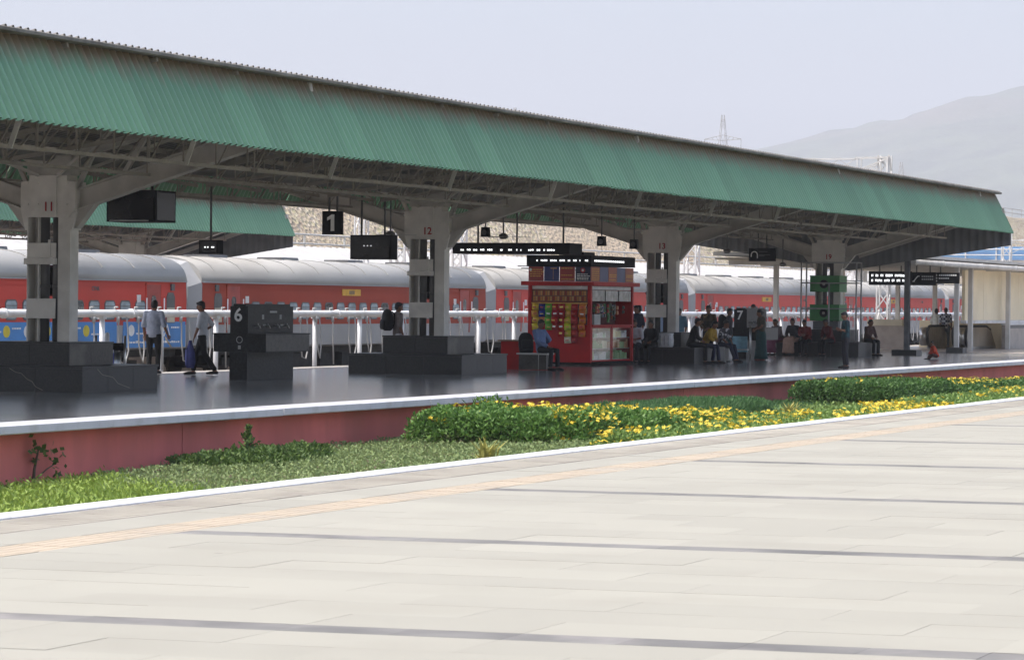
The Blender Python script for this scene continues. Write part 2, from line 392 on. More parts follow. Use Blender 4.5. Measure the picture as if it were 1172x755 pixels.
# foot bridge with blue sides far right
M_blue_sheet = mat('blue_sheet', (.16,.32,.56), .6, scale=.4, var=.1)
t = thing('foot_bridge', 'foot bridge with blue side panels and white rails beyond the canopy at far right', 'bridge', (-54, 250, -1.25))
b = MB(); b.box(-68, -38, 249, 252.5, 5.25, 5.55); b.build('deck', M_conc, t)
for i in range(12):
    b = MB(); x = -68+i*2.5; b.box(x+.04, x+2.46, 249.0, 249.06, 5.56, 6.62); b.build('blue_panel', M_blue_sheet, t)
    b = MB(); b.box(x-.05, x+.05, 248.9, 249.0, 5.3, 7.2); b.build('post', M_wsteel, t)
for z in (5.95, 6.4, 7.1):
    b = MB(); b.tube([(-68, 248.87, z), (-38, 248.87, z)], .045, 6); b.build('rail', M_wsteel, t)
for x in (-67, -57.5, -49.8, -39):
    b = MB(); b.box(x-.3, x+.3, 250.2, 251.2, -1.25, 5.25); b.build('pier', M_conc, t)
b = MB(); b.beam((-68, 249.1, 5.4), (-76, 249.1, -.5), .12, .3); b.beam((-68, 252.4, 5.4), (-76, 252.4, -.5), .12, .3)
for k in range(20): b.box(-68.2-k*.4, -67.85-k*.4, 249.2, 252.3, 5.25-k*.29, 5.3-k*.29)
tag(b.build('stair', M_wsteel, t), kind='stuff')
b = MB(); b.box(-50.6, -48.9, 248.75, 248.83, 6.65, 7.15); b.build('name_board', plain((225,190,190), .6), t)
# white corrugated roof of a low shelter behind the train
M_wroof = mat('white_roofing', (.50,.49,.46), .5, scale=1.2, var=.08, dirt=(.48,.45,.41), dirt_scale=.6)
t = thing('low_shelter', 'low shelter with white corrugated roof beyond the red train', 'shelter', (-73, 180, 0))
b = MB(); npts = 900
xs = np.linspace(95, 290, npts); V = []
for i, y in enumerate(xs):
    zz = .05 if i % 4 in (0,1) else 0.
    V += [(-71.2, y, 3.55+zz), (-75.2, y, 4.75+zz)]
F = [(2*i,2*i+1,2*i+3,2*i+2) for i in range(npts-1)]
link(fastmesh('roof', np.array(V)-np.array([-73,180,0]), np.array(F), [M_wroof]), 'roof', t)
b = MB(); b.box(-76,-75.6,95,290,-.1,4.6); b.build('back_wall', M_conc, t)
b = MB(); b.box(-71.3,-71.2,95,290,3.3,3.53); b.build('eave_beam', M_conc, t)
pm = MB(); pm.box(-.1,.1,-.1,.1,0,3.4); pm = pm.mesh('post', M_wsteel)
for i in range(33): link(pm, 'post', t, (1.6, -85+i*6, 0))

# ------------------------------------------------------------------ hill, haze
M_hill = mat('hill_forest', (.085,.10,.055), .95, scale=.009, var=.25, bump=.8, bscale=.03, bdist=14., dirt=(.13,.105,.075), dirt_scale=.003)
from mathutils import noise as mnoise
NX, NY = 260, 70; V = []
HX0, HX1, HY0, HY1 = -4200, 3000, 4200, 9000
for j in range(NY+1):
    for i in range(NX+1):
        x = HX0+(HX1-HX0)*i/NX; y = HY0+(HY1-HY0)*j/NY
        ridge = 575/(1+math.exp(-(x+2085)/605))
        a = math.exp(-((y-6490)/1360)**2)
        nn = mnoise.fractal(Vector((x*.0008, y*.0008, 3)), 1., 2., 6)
        z = ridge*a*(1+.13*nn) + 12*mnoise.noise(Vector((x*.006, y*.006, 1))) + rnd.uniform(0, 9) - 10
        V.append((x, y, z-4))
F = [(j*(NX+1)+i, j*(NX+1)+i+1, (j+1)*(NX+1)+i+1, (j+1)*(NX+1)+i) for j in range(NY) for i in range(NX)]
tag(link(fastmesh('hill', np.array(V), np.array(F), [M_hill], smooth=True), 'hill'), kind='structure')
HAZE = 2.3e-4
m = bpy.data.materials.new('haze_air'); m.use_nodes = True; n = m.node_tree.nodes; n.remove(n['Principled BSDF'])
pv = n.new('ShaderNodeVolumePrincipled'); pv.inputs['Density'].default_value = HAZE; pv.inputs['Color'].default_value = (.91,.94,1.0,1); pv.inputs['Anisotropy'].default_value = 0.
m.node_tree.links.new(pv.outputs[0], n['Material Output'].inputs['Volume'])
g = MB(); g.box(-9600, 7600, -2100, 11100, -4.2, 760); tag(g.build('haze', m), kind='stuff')
# ================================================================== PLATFORM CANOPY
def mat_green():
    m = bpy.data.materials.new('green_sheet'); m.use_nodes = True; n = m.node_tree.nodes; L = m.node_tree.links; b = n['Principled BSDF']
    b.inputs['Roughness'].default_value = .5
    tc = n.new('ShaderNodeTexCoord'); mp = n.new('ShaderNodeMapping'); mp.inputs['Scale'].default_value = (1, 4.5, .22)
    L.new(tc.outputs['Object'], mp.inputs[0])
    oi = n.new('ShaderNodeObjectInfo'); add = n.new('ShaderNodeVectorMath'); add.operation = 'ADD'
    sc_ = n.new('ShaderNodeVectorMath'); sc_.operation = 'SCALE'; sc_.inputs['Scale'].default_value = 1.
    L.new(oi.outputs['Location'], sc_.inputs[0]); L.new(mp.outputs[0], add.inputs[0]); L.new(oi.outputs['Random'], add.inputs[1])
    nz = n.new('ShaderNodeTexNoise'); nz.inputs['Scale'].default_value = 1.6; nz.inputs['Detail'].default_value = 5; L.new(add.outputs[0], nz.inputs['Vector'])
    sep = n.new('ShaderNodeSeparateXYZ'); L.new(tc.outputs['Object'], sep.inputs[0])
    # rust and dirt run down from the eave in streaks: height in the sheet plus streaky noise
    mr = n.new('ShaderNodeMapRange'); mr.inputs['From Min'].default_value = .78; mr.inputs['From Max'].default_value = 1.36; L.new(sep.outputs['Z'], mr.inputs[0])
    ma = n.new('ShaderNodeMath'); ma.operation = 'MULTIPLY_ADD'; ma.inputs[1].default_value = .9; L.new(nz.outputs['Fac'], ma.inputs[0]); 
    sb = n.new('ShaderNodeMath'); sb.operation = 'SUBTRACT'; sb.inputs[1].default_value = .46; L.new(mr.outputs[0], sb.inputs[0]); L.new(sb.outputs[0], ma.inputs[2])
    cl = n.new('ShaderNodeMapRange'); cl.inputs['From Min'].default_value = .22; cl.inputs['From Max'].default_value = .85; L.new(ma.outputs[0], cl.inputs[0])
    base = n.new('ShaderNodeMix'); base.data_type = 'RGBA'; base.inputs['A'].default_value = (.118,.272,.158,1); base.inputs['B'].default_value = (.155,.31,.19,1)
    L.new(nz.outputs['Fac'], base.inputs['Factor'])
    hs = n.new('ShaderNodeHueSaturation'); r2 = n.new('ShaderNodeMapRange'); r2.inputs['To Min'].default_value = .9; r2.inputs['To Max'].default_value = 1.1
    L.new(oi.outputs['Random'], r2.inputs[0]); L.new(r2.outputs[0], hs.inputs['Value']); L.new(base.outputs['Result'], hs.inputs['Color'])
    mx = n.new('ShaderNodeMix'); mx.data_type = 'RGBA'; mx.inputs['B'].default_value = (.20,.155,.095,1)
    L.new(cl.outputs[0], mx.inputs['Factor']); L.new(hs.outputs[0], mx.inputs['A']); L.new(mx.outputs['Result'], b.inputs['Base Color'])
    return m
M_green = mat_green()
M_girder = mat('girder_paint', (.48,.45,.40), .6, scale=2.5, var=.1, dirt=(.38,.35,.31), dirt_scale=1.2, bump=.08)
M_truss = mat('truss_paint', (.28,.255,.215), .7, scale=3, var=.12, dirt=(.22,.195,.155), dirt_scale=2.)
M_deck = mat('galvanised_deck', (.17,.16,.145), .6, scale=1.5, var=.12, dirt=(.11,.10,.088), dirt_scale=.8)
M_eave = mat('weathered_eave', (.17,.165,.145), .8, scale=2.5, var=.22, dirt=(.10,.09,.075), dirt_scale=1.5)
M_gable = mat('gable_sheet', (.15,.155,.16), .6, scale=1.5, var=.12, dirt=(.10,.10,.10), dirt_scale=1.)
M_colp = mat('column_paint', (.70,.665,.605), .65, scale=2.2, var=.07, dirt=(.54,.51,.46), dirt_scale=1.5, bump=.1)
M_pipe = mat('grey_pipe', (.12,.115,.11), .5, scale=2, var=.12)
M_redtxt = mat('red_numeral', (.36,.02,.02), .6)
CX = -29.45; U0, U1 = 33.15, 108.35
COLU = [51.8, 70.0, 87.7, 105.8]
COLU_ALL = [33.8] + COLU
canopy = thing('platform_canopy', 'long platform canopy with green corrugated fascia over the near far-side platform with kiosk', 'canopy', (CX, 70, 0))
def fascia(name, sgn, n, y0, parent, mm, xb=5.85, xt=5.15, zb=4.30, zt=5.69):
    W_ = 1.1; R_ = 5; p = W_/R_
    prof = []
    for k in range(R_): prof += [(k*p, 0), (k*p+.10, 0), (k*p+.12, .07), (k*p+.195, .07)]
    prof.append((W_-.0, 0))
    nx, nz_ = (zt-zb), (xb-xt); l = math.hypot(nx, nz_); nx /= l; nz_ /= l
    V = []
    for (y, h) in prof:
        for (x, z) in ((xb, 0), ((xb+xt)/2, (zt-zb)/2), (xt, zt-zb)): V.append((sgn*(x-xb+h*nx), y, z+h*nz_))
    F = [(3*i+j, 3*i+3+j, 3*i+4+j, 3*i+1+j) for i in range(len(prof)-1) for j in (0,1)]
    me = fastmesh(name, np.array(V), np.array(F), [mm])
    for i in range(n):
        o = link(me, name, parent, (sgn*xb, y0+i*W_-70, zb)); o.location.z += rnd.uniform(-.008,.008); o.location.x += rnd.uniform(-.006,.006); o.rotation_euler.z = rnd.uniform(-.002,.002)
NSH = int((U1-U0)/1.1)
fascia('fascia_sheet', 1, NSH, U1-NSH*1.1, canopy, M_green)
fascia('far_fascia_sheet', -1, NSH, U1-NSH*1.1, canopy, M_green)
# roof deck: ribbed sheets from the centre valley up to both eaves
prof = []; y = U0
while y < U1: prof += [(y,0),(y+.14,0),(y+.16,.03),(y+.20,.03)]; y += .22
for sgn in (1,-1):
    V = []; 
    for (yy, h) in prof: V += [(sgn*.05, yy-70, 4.50+h), (sgn*2.7, yy-70, 5.10+h), (sgn*5.42, yy-70, 5.74+h)]
    F = [(3*i+j, 3*i+3+j, 3*i+4+j, 3*i+1+j) for i in range(len(prof)-1) for j in (0,1)]
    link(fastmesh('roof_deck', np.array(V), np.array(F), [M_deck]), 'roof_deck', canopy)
y = U0
while y < U1-.2:
    for sgn in (1, -1):
        if sgn < 0: continue
        yy = min(y+5.5, U1)
        b = MB(); x0, x1 = CX+5.14, CX+5.47
        b.prism([(x0,5.665),(x1-.03,5.665),(x1,5.675),(x1,5.72),(x1-.02,5.735),(x0,5.705)], 'y', y+.004, yy-.004)
        b.build('eave_flashing', M_eave, canopy)
    y += 5.5
b = MB(); b.tube([(CX, U0+.2, 4.42), (CX, U1-.2, 4.42)], .16, 8); b.build('valley_gutter', M_deck, canopy)
# longitudinal lattice trusses between the frames
def truss_mesh(L, dz, npan, cw=.055, bw=.024):
    b = MB()
    for sx in (-.045, .045):
        b.beam((sx,0,0),(sx,L,0), .05, cw); b.beam((sx,0,dz),(sx,L,dz), .05, cw)
    p = L/npan
    for i in range(npan+1): b.beam((0,i*p,0),(0,i*p,dz), bw)
    for i in range(npan):
        a, c = (0, dz) if i % 2 else (dz, 0)
        b.beam((.02,i*p,0),(.02,(i+1)*p,dz), bw)
    return b
spans = [(a+.14, b-.14) for a, b in zip(COLU_ALL[:-1], COLU_ALL[1:])]
for (a, c) in spans:
    L_ = c-a
    for dx, z0, dz in ((4.1,4.08,1.22),(-4.1,4.08,1.22),(2.05,4.0,.85),(-2.05,4.0,.85)):
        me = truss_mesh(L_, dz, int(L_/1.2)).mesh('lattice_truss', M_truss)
        link(me, 'lattice_truss', canopy, (dx, a-70, z0))
    # secondary rafters, across the canopy, every ~3 m
    nr = 5
    for i in range(1, nr+1):
        yy = a + L_*i/(nr+1)
        b = MB()
        for sgn in (1,-1):
            b.beam((CX+sgn*.1,yy,4.40),(CX+sgn*5.35,yy,5.62), .05, .07)
            b.beam((CX+sgn*.1,yy,4.05),(CX+sgn*4.0,yy,4.62), .05, .07)
            for k in range(6):
                x0 = .1+k*.65; x1 = x0+.65
                z0b, z1t = 4.05+.151*x0, 4.40+.232*x1
                b.beam((CX+sgn*x0,yy,4.05+.151*x0),(CX+sgn*x1,yy,4.38+.232*x1), .03); b.beam((CX+sgn*x1,yy,4.38+.232*x1),(CX+sgn*x1,yy,4.05+.151*x1), .03)
        b.build('lattice_rafter', M_truss, canopy)
for dx in (-5.0,-3.4,-2.7,-1.4,-.7,.7,1.4,2.7,3.4,5.0):
    z = 4.44+.2335*abs(dx)
    b = MB(); b.beam((CX+dx,U0,z),(CX+dx,U1,z), .06, .10); b.build('purlin', M_truss, canopy)
y = 37.1
M_lstrut = mat('pale_strut', (.48,.46,.42), .6, scale=3)
while y < 108:
    b = MB(); b.beam((CX+4.16,y,4.06),(CX+4.66,y+.1,5.5), .05, .08); b.build('fascia_strut', M_lstrut, canopy); y += 6.0
# cross frames: column, head, arms
CH = []
for u, num in zip(COLU_ALL, ['', '11', '12', '13', '19']):
    col = MB()
    for sx in (-.33, .33):   # two built-up steel legs
        for px in (-.115, .115): col.box(CX+sx+px-.012, CX+sx+px+.012, u-.16, u+.16, .80, 3.24)
        col.box(CX+sx-.103, CX+sx+.103, u-.155, u-.135, .80, 3.24) if sx > 0 else col.box(CX+sx-.103, CX+sx+.103, u+.10, u+.12, .80, 3.24)
    c = col.build('column', M_colp, canopy)
    for dx, r_ in ((-.17,.10),(.10,.085)):
        b = MB(); b.tube([(CX+dx,u,.85),(CX+dx,u,3.6)], r_, 12)
        for zz in (1.9, 2.6): b.tube([(CX+dx,u,zz),(CX+dx,u,zz+.06)], r_+.015, 12)
        b.build('drain_pipe', M_pipe, c)
    b = MB(); b.box(CX-.44,CX+.17,u-.20,u-.17,1.33,1.70); b.build('tie_plate', M_colp, c)
    b = MB(); b.box(CX-.44,CX+.17,u-.19,u-.165,2.46,2.74); b.box(CX+.02,CX+.06,u-.21,u-.19,2.46,2.80); b.build('tie_plate', M_colp, c)
    b = MB(); b.box(CX-.48,CX+.19,u-.24,u-.17,2.34,2.455); b.build('tie_plate', M_colp, c)
    b = MB(); b.prism([(-.43,3.22),(.43,3.22),(.60,3.36),(.60,3.98),(-.60,3.98),(-.60,3.36)], 'y', u-.22, u+.22) if 0 else None
    b = MB(); b.prism([(CX-.44,3.22),(CX+.44,3.22),(CX+.58,3.36),(CX+.58,3.88),(CX+.40,3.90),(CX+.40,4.0),(CX-.40,4.0),(CX-.40,3.90),(CX-.58,3.88),(CX-.58,3.36)], 'y', u-.20, u+.20)
    for sx in (-.42,-.2,.2,.42):
        for zz in (3.46,3.86): b.ball((CX+sx,u-.205,zz), .018, 6, 4)
    for sx in (-.47,.47): b.prism([(CX+sx-.03,2.98),(CX+sx+.03,2.98),(CX+sx+(.12 if sx>0 else .02),3.34),(CX+sx-(.12 if sx<0 else .02),3.34)], 'y', u-.17, u+.17)
    b.box(CX+.16,CX+.19,u-.23,u-.20,3.24,3.98)
    b.build('column_head', M_colp, c)
    b = MB(); b.box(CX-.46,CX+.46,u-.17,u+.17,4.0,4.38); b.build('head_block', M_girder, c)
    for sgn in (1,-1):
        b = MB(); b.ibeam((CX+sgn*.55,u,3.55),(CX+sgn*5.35,u,5.02), .24, .38, .03)
        b.prism([(CX+sgn*.45,3.02),(CX+sgn*.56,3.02),(CX+sgn*.92,3.46),(CX+sgn*.5,3.36)], 'y', u-.10, u+.10)
        b.build('cantilever_arm', M_girder, canopy)
        b = MB(); b.beam((CX+sgn*.3,u,4.35),(CX+sgn*5.3,u,5.58), .12, .16); b.build('roof_rafter', M_girder, canopy)
        for x0, x1 in ((4.6,4.1),(3.0,3.5),(1.5,2.0),(.5,.9)):
            b = MB(); b.beam((CX+sgn*x0,u,3.55+.306*(x0-.55)+.2),(CX+sgn*x1,u,4.30+.246*x1), .08); b.build('arm_brace', M_girder, canopy)
        # V props from the head to the trusses
        b = MB(); b.beam((CX+sgn*.2,u-.2,4.0),(CX+sgn*2.0,u-1.3,4.8), .06); b.beam((CX+sgn*.2,u+.2,4.0),(CX+sgn*2.0,u+1.3,4.8), .06); b.build('prop', M_girder, canopy)
    if num: text('column_number', num, .24, M_redtxt, c, (CX+.02, u-.2045, 3.41))
# gable skirt at the far end, ribbed, following the arms
for sgn in (1,-1):
    V = []; k = 0; x = 0.
    xs = []
    while x < 5.7: xs += [(x,0),(x+.14,0),(x+.17,.03),(x+.23,.03)]; x += .28
    xs.append((5.72,0))
    for (xx, h) in xs: V += [(sgn*xx, 108.3-70-h, 2.98+.155*xx), (sgn*xx, 108.3-70-h, 4.5+.235*min(xx,5.2)-(max(0,xx-5.2)*1.9))]
    F = [(2*i,2*i+2,2*i+3,2*i+1) for i in range(len(xs)-1)]
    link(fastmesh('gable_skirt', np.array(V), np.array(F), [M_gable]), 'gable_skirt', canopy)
    b = MB(); b.beam((CX+sgn*.4,108.22,3.5),(CX+sgn*5.6,108.22,5.1), .1, .16); b.build('gable_rail', M_girder, canopy)
# second canopy behind the train
canopy2 = copy_tree(canopy, loc=(CX-30.2, 70+5.6, -.02), label='second green canopy on the platform behind the red train, partly hidden', skip=('column_number','prop','fascia_strut'))
canopy['group'] = canopy2['group'] = 'green platform canopies'

# ================================================================== GRANITE PLINTH BENCHES AROUND THE COLUMNS
M_gran = mat('black_granite', (.038,.038,.039), .42, scale=30, var=.3, spec=.25, col2=(.062,.06,.057))
M_gran2 = mat('brown_and_lit_granite', (.062,.055,.047), .5, scale=18, var=.2, dirt=(.16,.145,.12), dirt_scale=1.)
M_vein = mat('pale_crack', (.30,.27,.22), .8)
plinth_labels = ['two-tier black granite plinth bench with two pale cracks at the left edge',
                 'two-tier black granite plinth bench around the column left of the kiosk',
                 'two-tier black granite plinth bench with a white sack and people, right of the kiosk',
                 'two-tier black granite plinth bench around the far column with the green boards']
def plinth(u, lab):
    t = thing('plinth_bench', lab, 'bench', (CX,u,0), group='granite plinth benches around the columns')
    a = 1.46; b_ = .84
    for name, h0, h1, e, mm in (('lower_tier',0,.43,a,M_gran),('upper_tier',.47,.86,b_,M_gran)):
        b = MB(); b.box(CX-e+.02,CX+e-.02,u-e+.02,u+e-.02,h0,h1); core = b.build(name, M_gran, t)
        n = 3 if e > 1 else 2; L_ = 2*e/n
        for i in range(n):   # facing slabs: front and the side towards the camera
            b = MB(); b.box(CX-e+i*L_+.003, CX-e+(i+1)*L_-.003, u-e, u-e+.019, h0+.002, h1-.002); b.build('facing_slab', M_gran, core)
            b = MB(); b.box(CX+e-.019, CX+e, u-e+i*L_+.003+(.02 if i==0 else 0), u-e+(i+1)*L_-.003, h0+.002, h1-.002)
            b.build('facing_slab', M_gran2 if (e < 1) else M_gran, core)  # upper tier side: its lit look put into a browner stone colour
    b = MB(); b.box(CX-a-.015,CX+a+.015,u-a-.015,u+a+.015,.433,.472); b.build('seat_slab', M_gran, t)
    b = MB(); b.box(CX-b_-.012,CX+b_+.012,u-b_-.012,u+b_+.012,.863,.90); b.build('top_slab', M_gran, t)
    return t
pl = [plinth(u, l) for u, l in zip(COLU, plinth_labels)]
def crack(pts, wd=.008):
    b = MB()
    for p, q in zip(pts[:-1], pts[1:]): b.beam(p, q, wd, .004, up=(0,-1,0) if abs(p[1]-q[1]) < 1e-6 else (1,0,0))
    b.build('crack', M_vein, pl[0])
crack([(CX-.05,51.8-1.462,.42),(CX+.08,51.8-1.462,.35),(CX+.2,51.8-1.462,.33),(CX+.33,51.8-1.462,.22),(CX+.42,51.8-1.462,.19),(CX+.50,51.8-1.462,.09),(CX+.65,51.8-1.462,.03)])
crack([(CX+1.462,51.8-.9,.42),(CX+1.462,51.8-.7,.31),(CX+1.462,51.8-.3,.26),(CX+1.462,51.8-.1,.14),(CX+1.462,51.8+.35,.05)])
# ================================================================== TRAIN
TX = -46.0
def coach_mats(body, band): return body, band
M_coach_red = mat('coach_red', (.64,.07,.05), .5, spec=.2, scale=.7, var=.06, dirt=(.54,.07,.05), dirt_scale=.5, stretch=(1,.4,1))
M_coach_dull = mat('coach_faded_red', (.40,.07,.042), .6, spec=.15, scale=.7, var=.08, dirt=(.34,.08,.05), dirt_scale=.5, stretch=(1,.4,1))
M_coach_grey = mat('coach_grey', (.36,.365,.37), .5, scale=1, var=.07, dirt=(.34,.33,.31), dirt_scale=.6)
M_roof_w = mat('coach_roof', (.37,.36,.335), .6, scale=.6, var=.08, dirt=(.26,.245,.215), dirt_scale=.45, stretch=(1,.5,1))
M_glass = mat('coach_glass', (.05,.06,.07), .12, scale=2, var=.2, spec=.8)
M_frame = mat('window_frame', (.12,.12,.12), .5)
M_louvre = mat('shutter_glass', (.36,.44,.48), .25, scale=3, var=.15)
M_dark = mat('underframe', (.03,.029,.028), .8, scale=3, var=.3)
M_cream = mat('cream_paint', (.58,.53,.40), .6, scale=2, var=.06)
M_yel = plain((222,170,60), .6); M_wht = plain((235,235,232), .6)
M_blue_ad = mat('banner_blue', (.06,.26,.62), .45, scale=.8, var=.1)
M_rubber = mat('black_rubber', (.02,.02,.021), .7)
M_gang = mat('gangway_cream', (.50,.47,.38), .7, scale=2, var=.1, dirt=(.36,.33,.28), dirt_scale=1.)
CL = 24.75; BL = 23.6
side = [(1.60,.25),(1.62,.9),(1.62,1.7),(1.60,2.26)]
roofp = [(1.605,2.262),(1.585,2.42),(1.50,2.62),(1.33,2.80),(1.05,2.94),(.68,3.03),(.3,3.075),(0,3.085)]
def make_coach(y0, lab, redm, bandm, blue):
    """y0: gangway centre at the near end; the body is swept along the track"""
    t = thing('railway_coach', lab, 'train coach', (TX, y0+CL/2, -.84), group='coaches of the red train')
    ya, yb = y0+.55, y0+CL-.55
    def sweep(pts, name, mm, yA, yB, par=t, cap=True, taper=None):
        b = MB(); full = [(x,z) for x,z in pts] + [(-x,z) for x,z in reversed(pts) if abs(x) > 1e-6]
        r = [[(TX+x, yy, z) for x, z in full] for yy in (yA, yB)]
        b.rings(r, 0, False, cap)
        for i in range(len(b.sm)): b.sm[i] = (name == 'roof' and len(b.f[i]) == 4)
        return b.build(name, mm, par)
    body = sweep([(1.55,.92)]+[(1.62,.94),(1.62,1.7),(1.60,2.262)], 'body', redm, ya, yb)
    sweep([(1.50,.20),(1.60,.25),(1.618,.937)], 'lower_band', bandm, ya, yb)
    rf = sweep(roofp, 'roof', M_roof_w, ya-.05, yb+.05)
    b = MB()
    for s_ in (1,-1): b.box(TX+s_*1.60, TX+s_*1.66, ya, yb, 2.24, 2.275)
    b.build('gutter', M_coach_grey, t)
    # roof ribs and added dark boxes imitating the dark gaps below the roof behind
    b = MB()
    for k in range(12):
        yy = ya+1+k*1.95
        pr = [(x*1.0+.0, z+.014) for x, z in roofp[2:]]
        for s_ in (1,-1):
            for p, q in zip(pr[:-1], pr[1:]): b.beam((TX+s_*p[0],yy,p[1]),(TX+s_*q[0],yy,q[1]), .05, .02)
    b.build('roof_rib', M_roof_w, rf)
    for k in range(4):
        yy = ya+3.2+k*5.4
        b = MB(); b.prism([(-.75,3.02),(.25,3.02),(.2,3.17),(-.7,3.17)], 'y', yy, yy+1.3)
        v = b; b2 = MB(); b2.add([(TX+p[0],p[1],p[2]) for p in v.v], v.f); b2.build('dark_gap_box', M_frame, rf)
    # windows
    wy = [y0+CL-3.55-i*.94 for i in range(19)]
    fr = MB(); 
    for z0 in (1.12,):
        def oct_(y, z, w_, h_, r_): return [(y-w_+r_,z-h_),(y+w_-r_,z-h_),(y+w_,z-h_+r_),(y+w_,z+h_-r_),(y+w_-r_,z+h_),(y-w_+r_,z+h_),(y-w_,z+h_-r_),(y-w_,z-h_+r_)]
    for i, yy in enumerate(wy):
        w_ = .32
        b = MB(); b.prism(oct_(yy,1.38,w_,.29,.09), 'x', TX+1.60, TX+1.635); f = b.build('window', M_frame, t)
        b = MB()
        b.prism(oct_(yy,1.38,w_-.045,.245,.07), 'x', TX+1.62, TX+1.641)
        b.build('pane', M_louvre if (i*7+int(y0)) % 5 else M_glass, f)
        b = MB()
        for zz in (1.30,1.40,1.50): b.box(TX+1.641, TX+1.648, yy-w_+.05, yy+w_-.05, zz-.012, zz+.012)
        b.build('bar', M_frame, f)
    # doors and vestibule windows at both ends
    for e in (0, 1):
        s_ = 1 if e else -1; yE = yb if e else ya
        yc = yE - s_*2.15
        b = MB(); b.box(TX+1.60, TX+1.628, yc-.47, yc+.47, .94, 2.16); d = b.build('door', mat('door_shade_red', (.40,.06,.045), .5, scale=2), t)  # shade of the door recess put into a darker red
        b = MB(); b.box(TX+1.6, TX+1.636, yc-.50, yc-.455, .6, 2.19); b.box(TX+1.6, TX+1.636, yc+.455, yc+.50, .6, 2.19); b.box(TX+1.6, TX+1.636, yc-.50, yc+.50, 2.15, 2.2)
        b.build('door_frame', redm, d)
        b = MB(); b.prism([(yc-.16,1.25),(yc+.16,1.25),(yc+.16,1.72),(yc+.09,1.82),(yc-.09,1.82),(yc-.16,1.72)], 'x', TX+1.62, TX+1.634); b.build('door_window', M_glass, d)
        for hx in (-.56,.56):
            b = MB(); b.tube([(TX+1.69,yc+hx,.75),(TX+1.69,yc+hx,1.75)], .02, 6); b.build('grab_rail', M_wht, d)
        yw = yE - s_*1.05
        b = MB(); b.prism([(yw-.27,1.0),(yw+.27,1.0),(yw+.27,1.78),(yw+.17,1.92),(yw-.17,1.92),(yw-.27,1.78)], 'x', TX+1.60, TX+1.632); f = b.build('tall_window', M_frame, t)
        b = MB(); b.box(TX+1.625, TX+1.637, yw-.25, yw+.25, 1.02, 1.46); b.build('cream_panel', M_cream, f)
        b = MB(); b.box(TX+1.60, TX+1.64, yc-s_*.95-.11, yc-s_*.95+.11, 1.62, 1.84); b.build('notice_plate', M_wht, t)
        b = MB(); b.box(TX+1.60, TX+1.66, yE-s_*.95-.10, yE-s_*.95+.10, 1.98, 2.18); b.build('marker_lamp', M_frame, t)
        # bulged end fairing
        b = MB()
        b.prism([(TX+1.60,.25),(TX+1.60,2.2),(TX+1.1,2.9),(TX,3.08),(TX-1.1,2.9),(TX-1.6,2.2),(TX-1.6,.25)], 'y', yE, yE+s_*.05)
        b.rings([[(TX+x,yE+s_*.05,z) for x,z in ((1.6,.3),(1.6,2.25),(1.1,2.9),(0,3.07),(-1.1,2.9),(-1.6,2.25),(-1.6,.3))],
                 [(TX+x,yE+s_*.40,z) for x,z in ((1.30,.3),(1.30,2.1),(.9,2.72),(0,2.9),(-.9,2.72),(-1.30,2.1),(-1.30,.3))]], 0, False)
        b.build('end_fairing', M_coach_grey, t)
        b = MB(); b.prism([(TX-1.2,.35),(TX+1.2,.35),(TX+1.2,2.05),(TX+.8,2.6),(TX-.8,2.6),(TX-1.2,2.05)], 'y', yE+s_*.36, yE+s_*.548); b.build('gangway', M_gang, t)
    # underframe, bogies, wheels
    b = MB(); b.box(TX-1.35, TX+1.35, ya+.2, yb-.2, -.02, .20); b.build('underframe', M_dark, t)
    for k, (p, q) in enumerate(((6.5,8.6),(9.2,10.4),(11.,14.),(15.,16.2))):
        b = MB(); b.box(TX+.55, TX+1.38, ya+p, ya+q, -.48, -.03); b.build('equipment_box', M_dark, t)
    for yc in (y0+4.6, y0+CL-4.6):
        b = MB(); b.box(TX+.85, TX+1.15, yc-1.75, yc+1.75, -.36, -.12); b.box(TX-1.15, TX-.85, yc-1.75, yc+1.75, -.36, -.12)
        b.box(TX-1., TX+1., yc-.25, yc+.25, -.34, -.06); bg_ = b.build('bogie', M_dark, t)
        for dy in (-1.28, 1.28):
            b = MB()
            for s_ in (-.8,.8): b.tube([(TX+s_-.06,yc+dy,-.38),(TX+s_+.06,yc+dy,-.38)], .457, 20)
            b.tube([(TX-1.1,yc+dy,-.38),(TX+1.1,yc+dy,-.38)], .09, 8); b.build('wheel', mat('wheel_steel', (.09,.085,.08), .55, .4), bg_)
        b = MB()
        for dy in (-.45,.45,-1.28,1.28): b.tube([(TX+1.0,yc+dy,-.15),(TX+1.0,yc+dy,.12)], .11, 8)
        b.build('spring', M_dark, bg_)
    b = MB()
    for i in range(1,9): b.box(TX+1.618, TX+1.6235, ya+i*2.62-.012, ya+i*2.62+.012, .95, 1.05)
    for z in (1.02, 1.78, 2.08): b.box(TX+1.600, TX+1.6245, ya+.05, yb-.05, z-.008, z+.008)
    tag(b.build('panel_seam', redm, t), kind='stuff')
    text('coach_lettering', 'CTNR', .17, M_frame, t, (TX+1.632, y0+CL-6.3, 2.0), face='+x')
    # destination board, coach number
    b = MB(); b.box(TX+1.60, TX+1.64, y0+11.0, y0+12.5, 1.90, 2.12); db = b.build('destination_board', M_yel, t)
    b = MB()
    for i in range(5): b.box(TX+1.64, TX+1.643, y0+11.55+i*.09, y0+11.61+i*.09, 1.95, 2.07)
    b.build('lettering', M_frame, db)
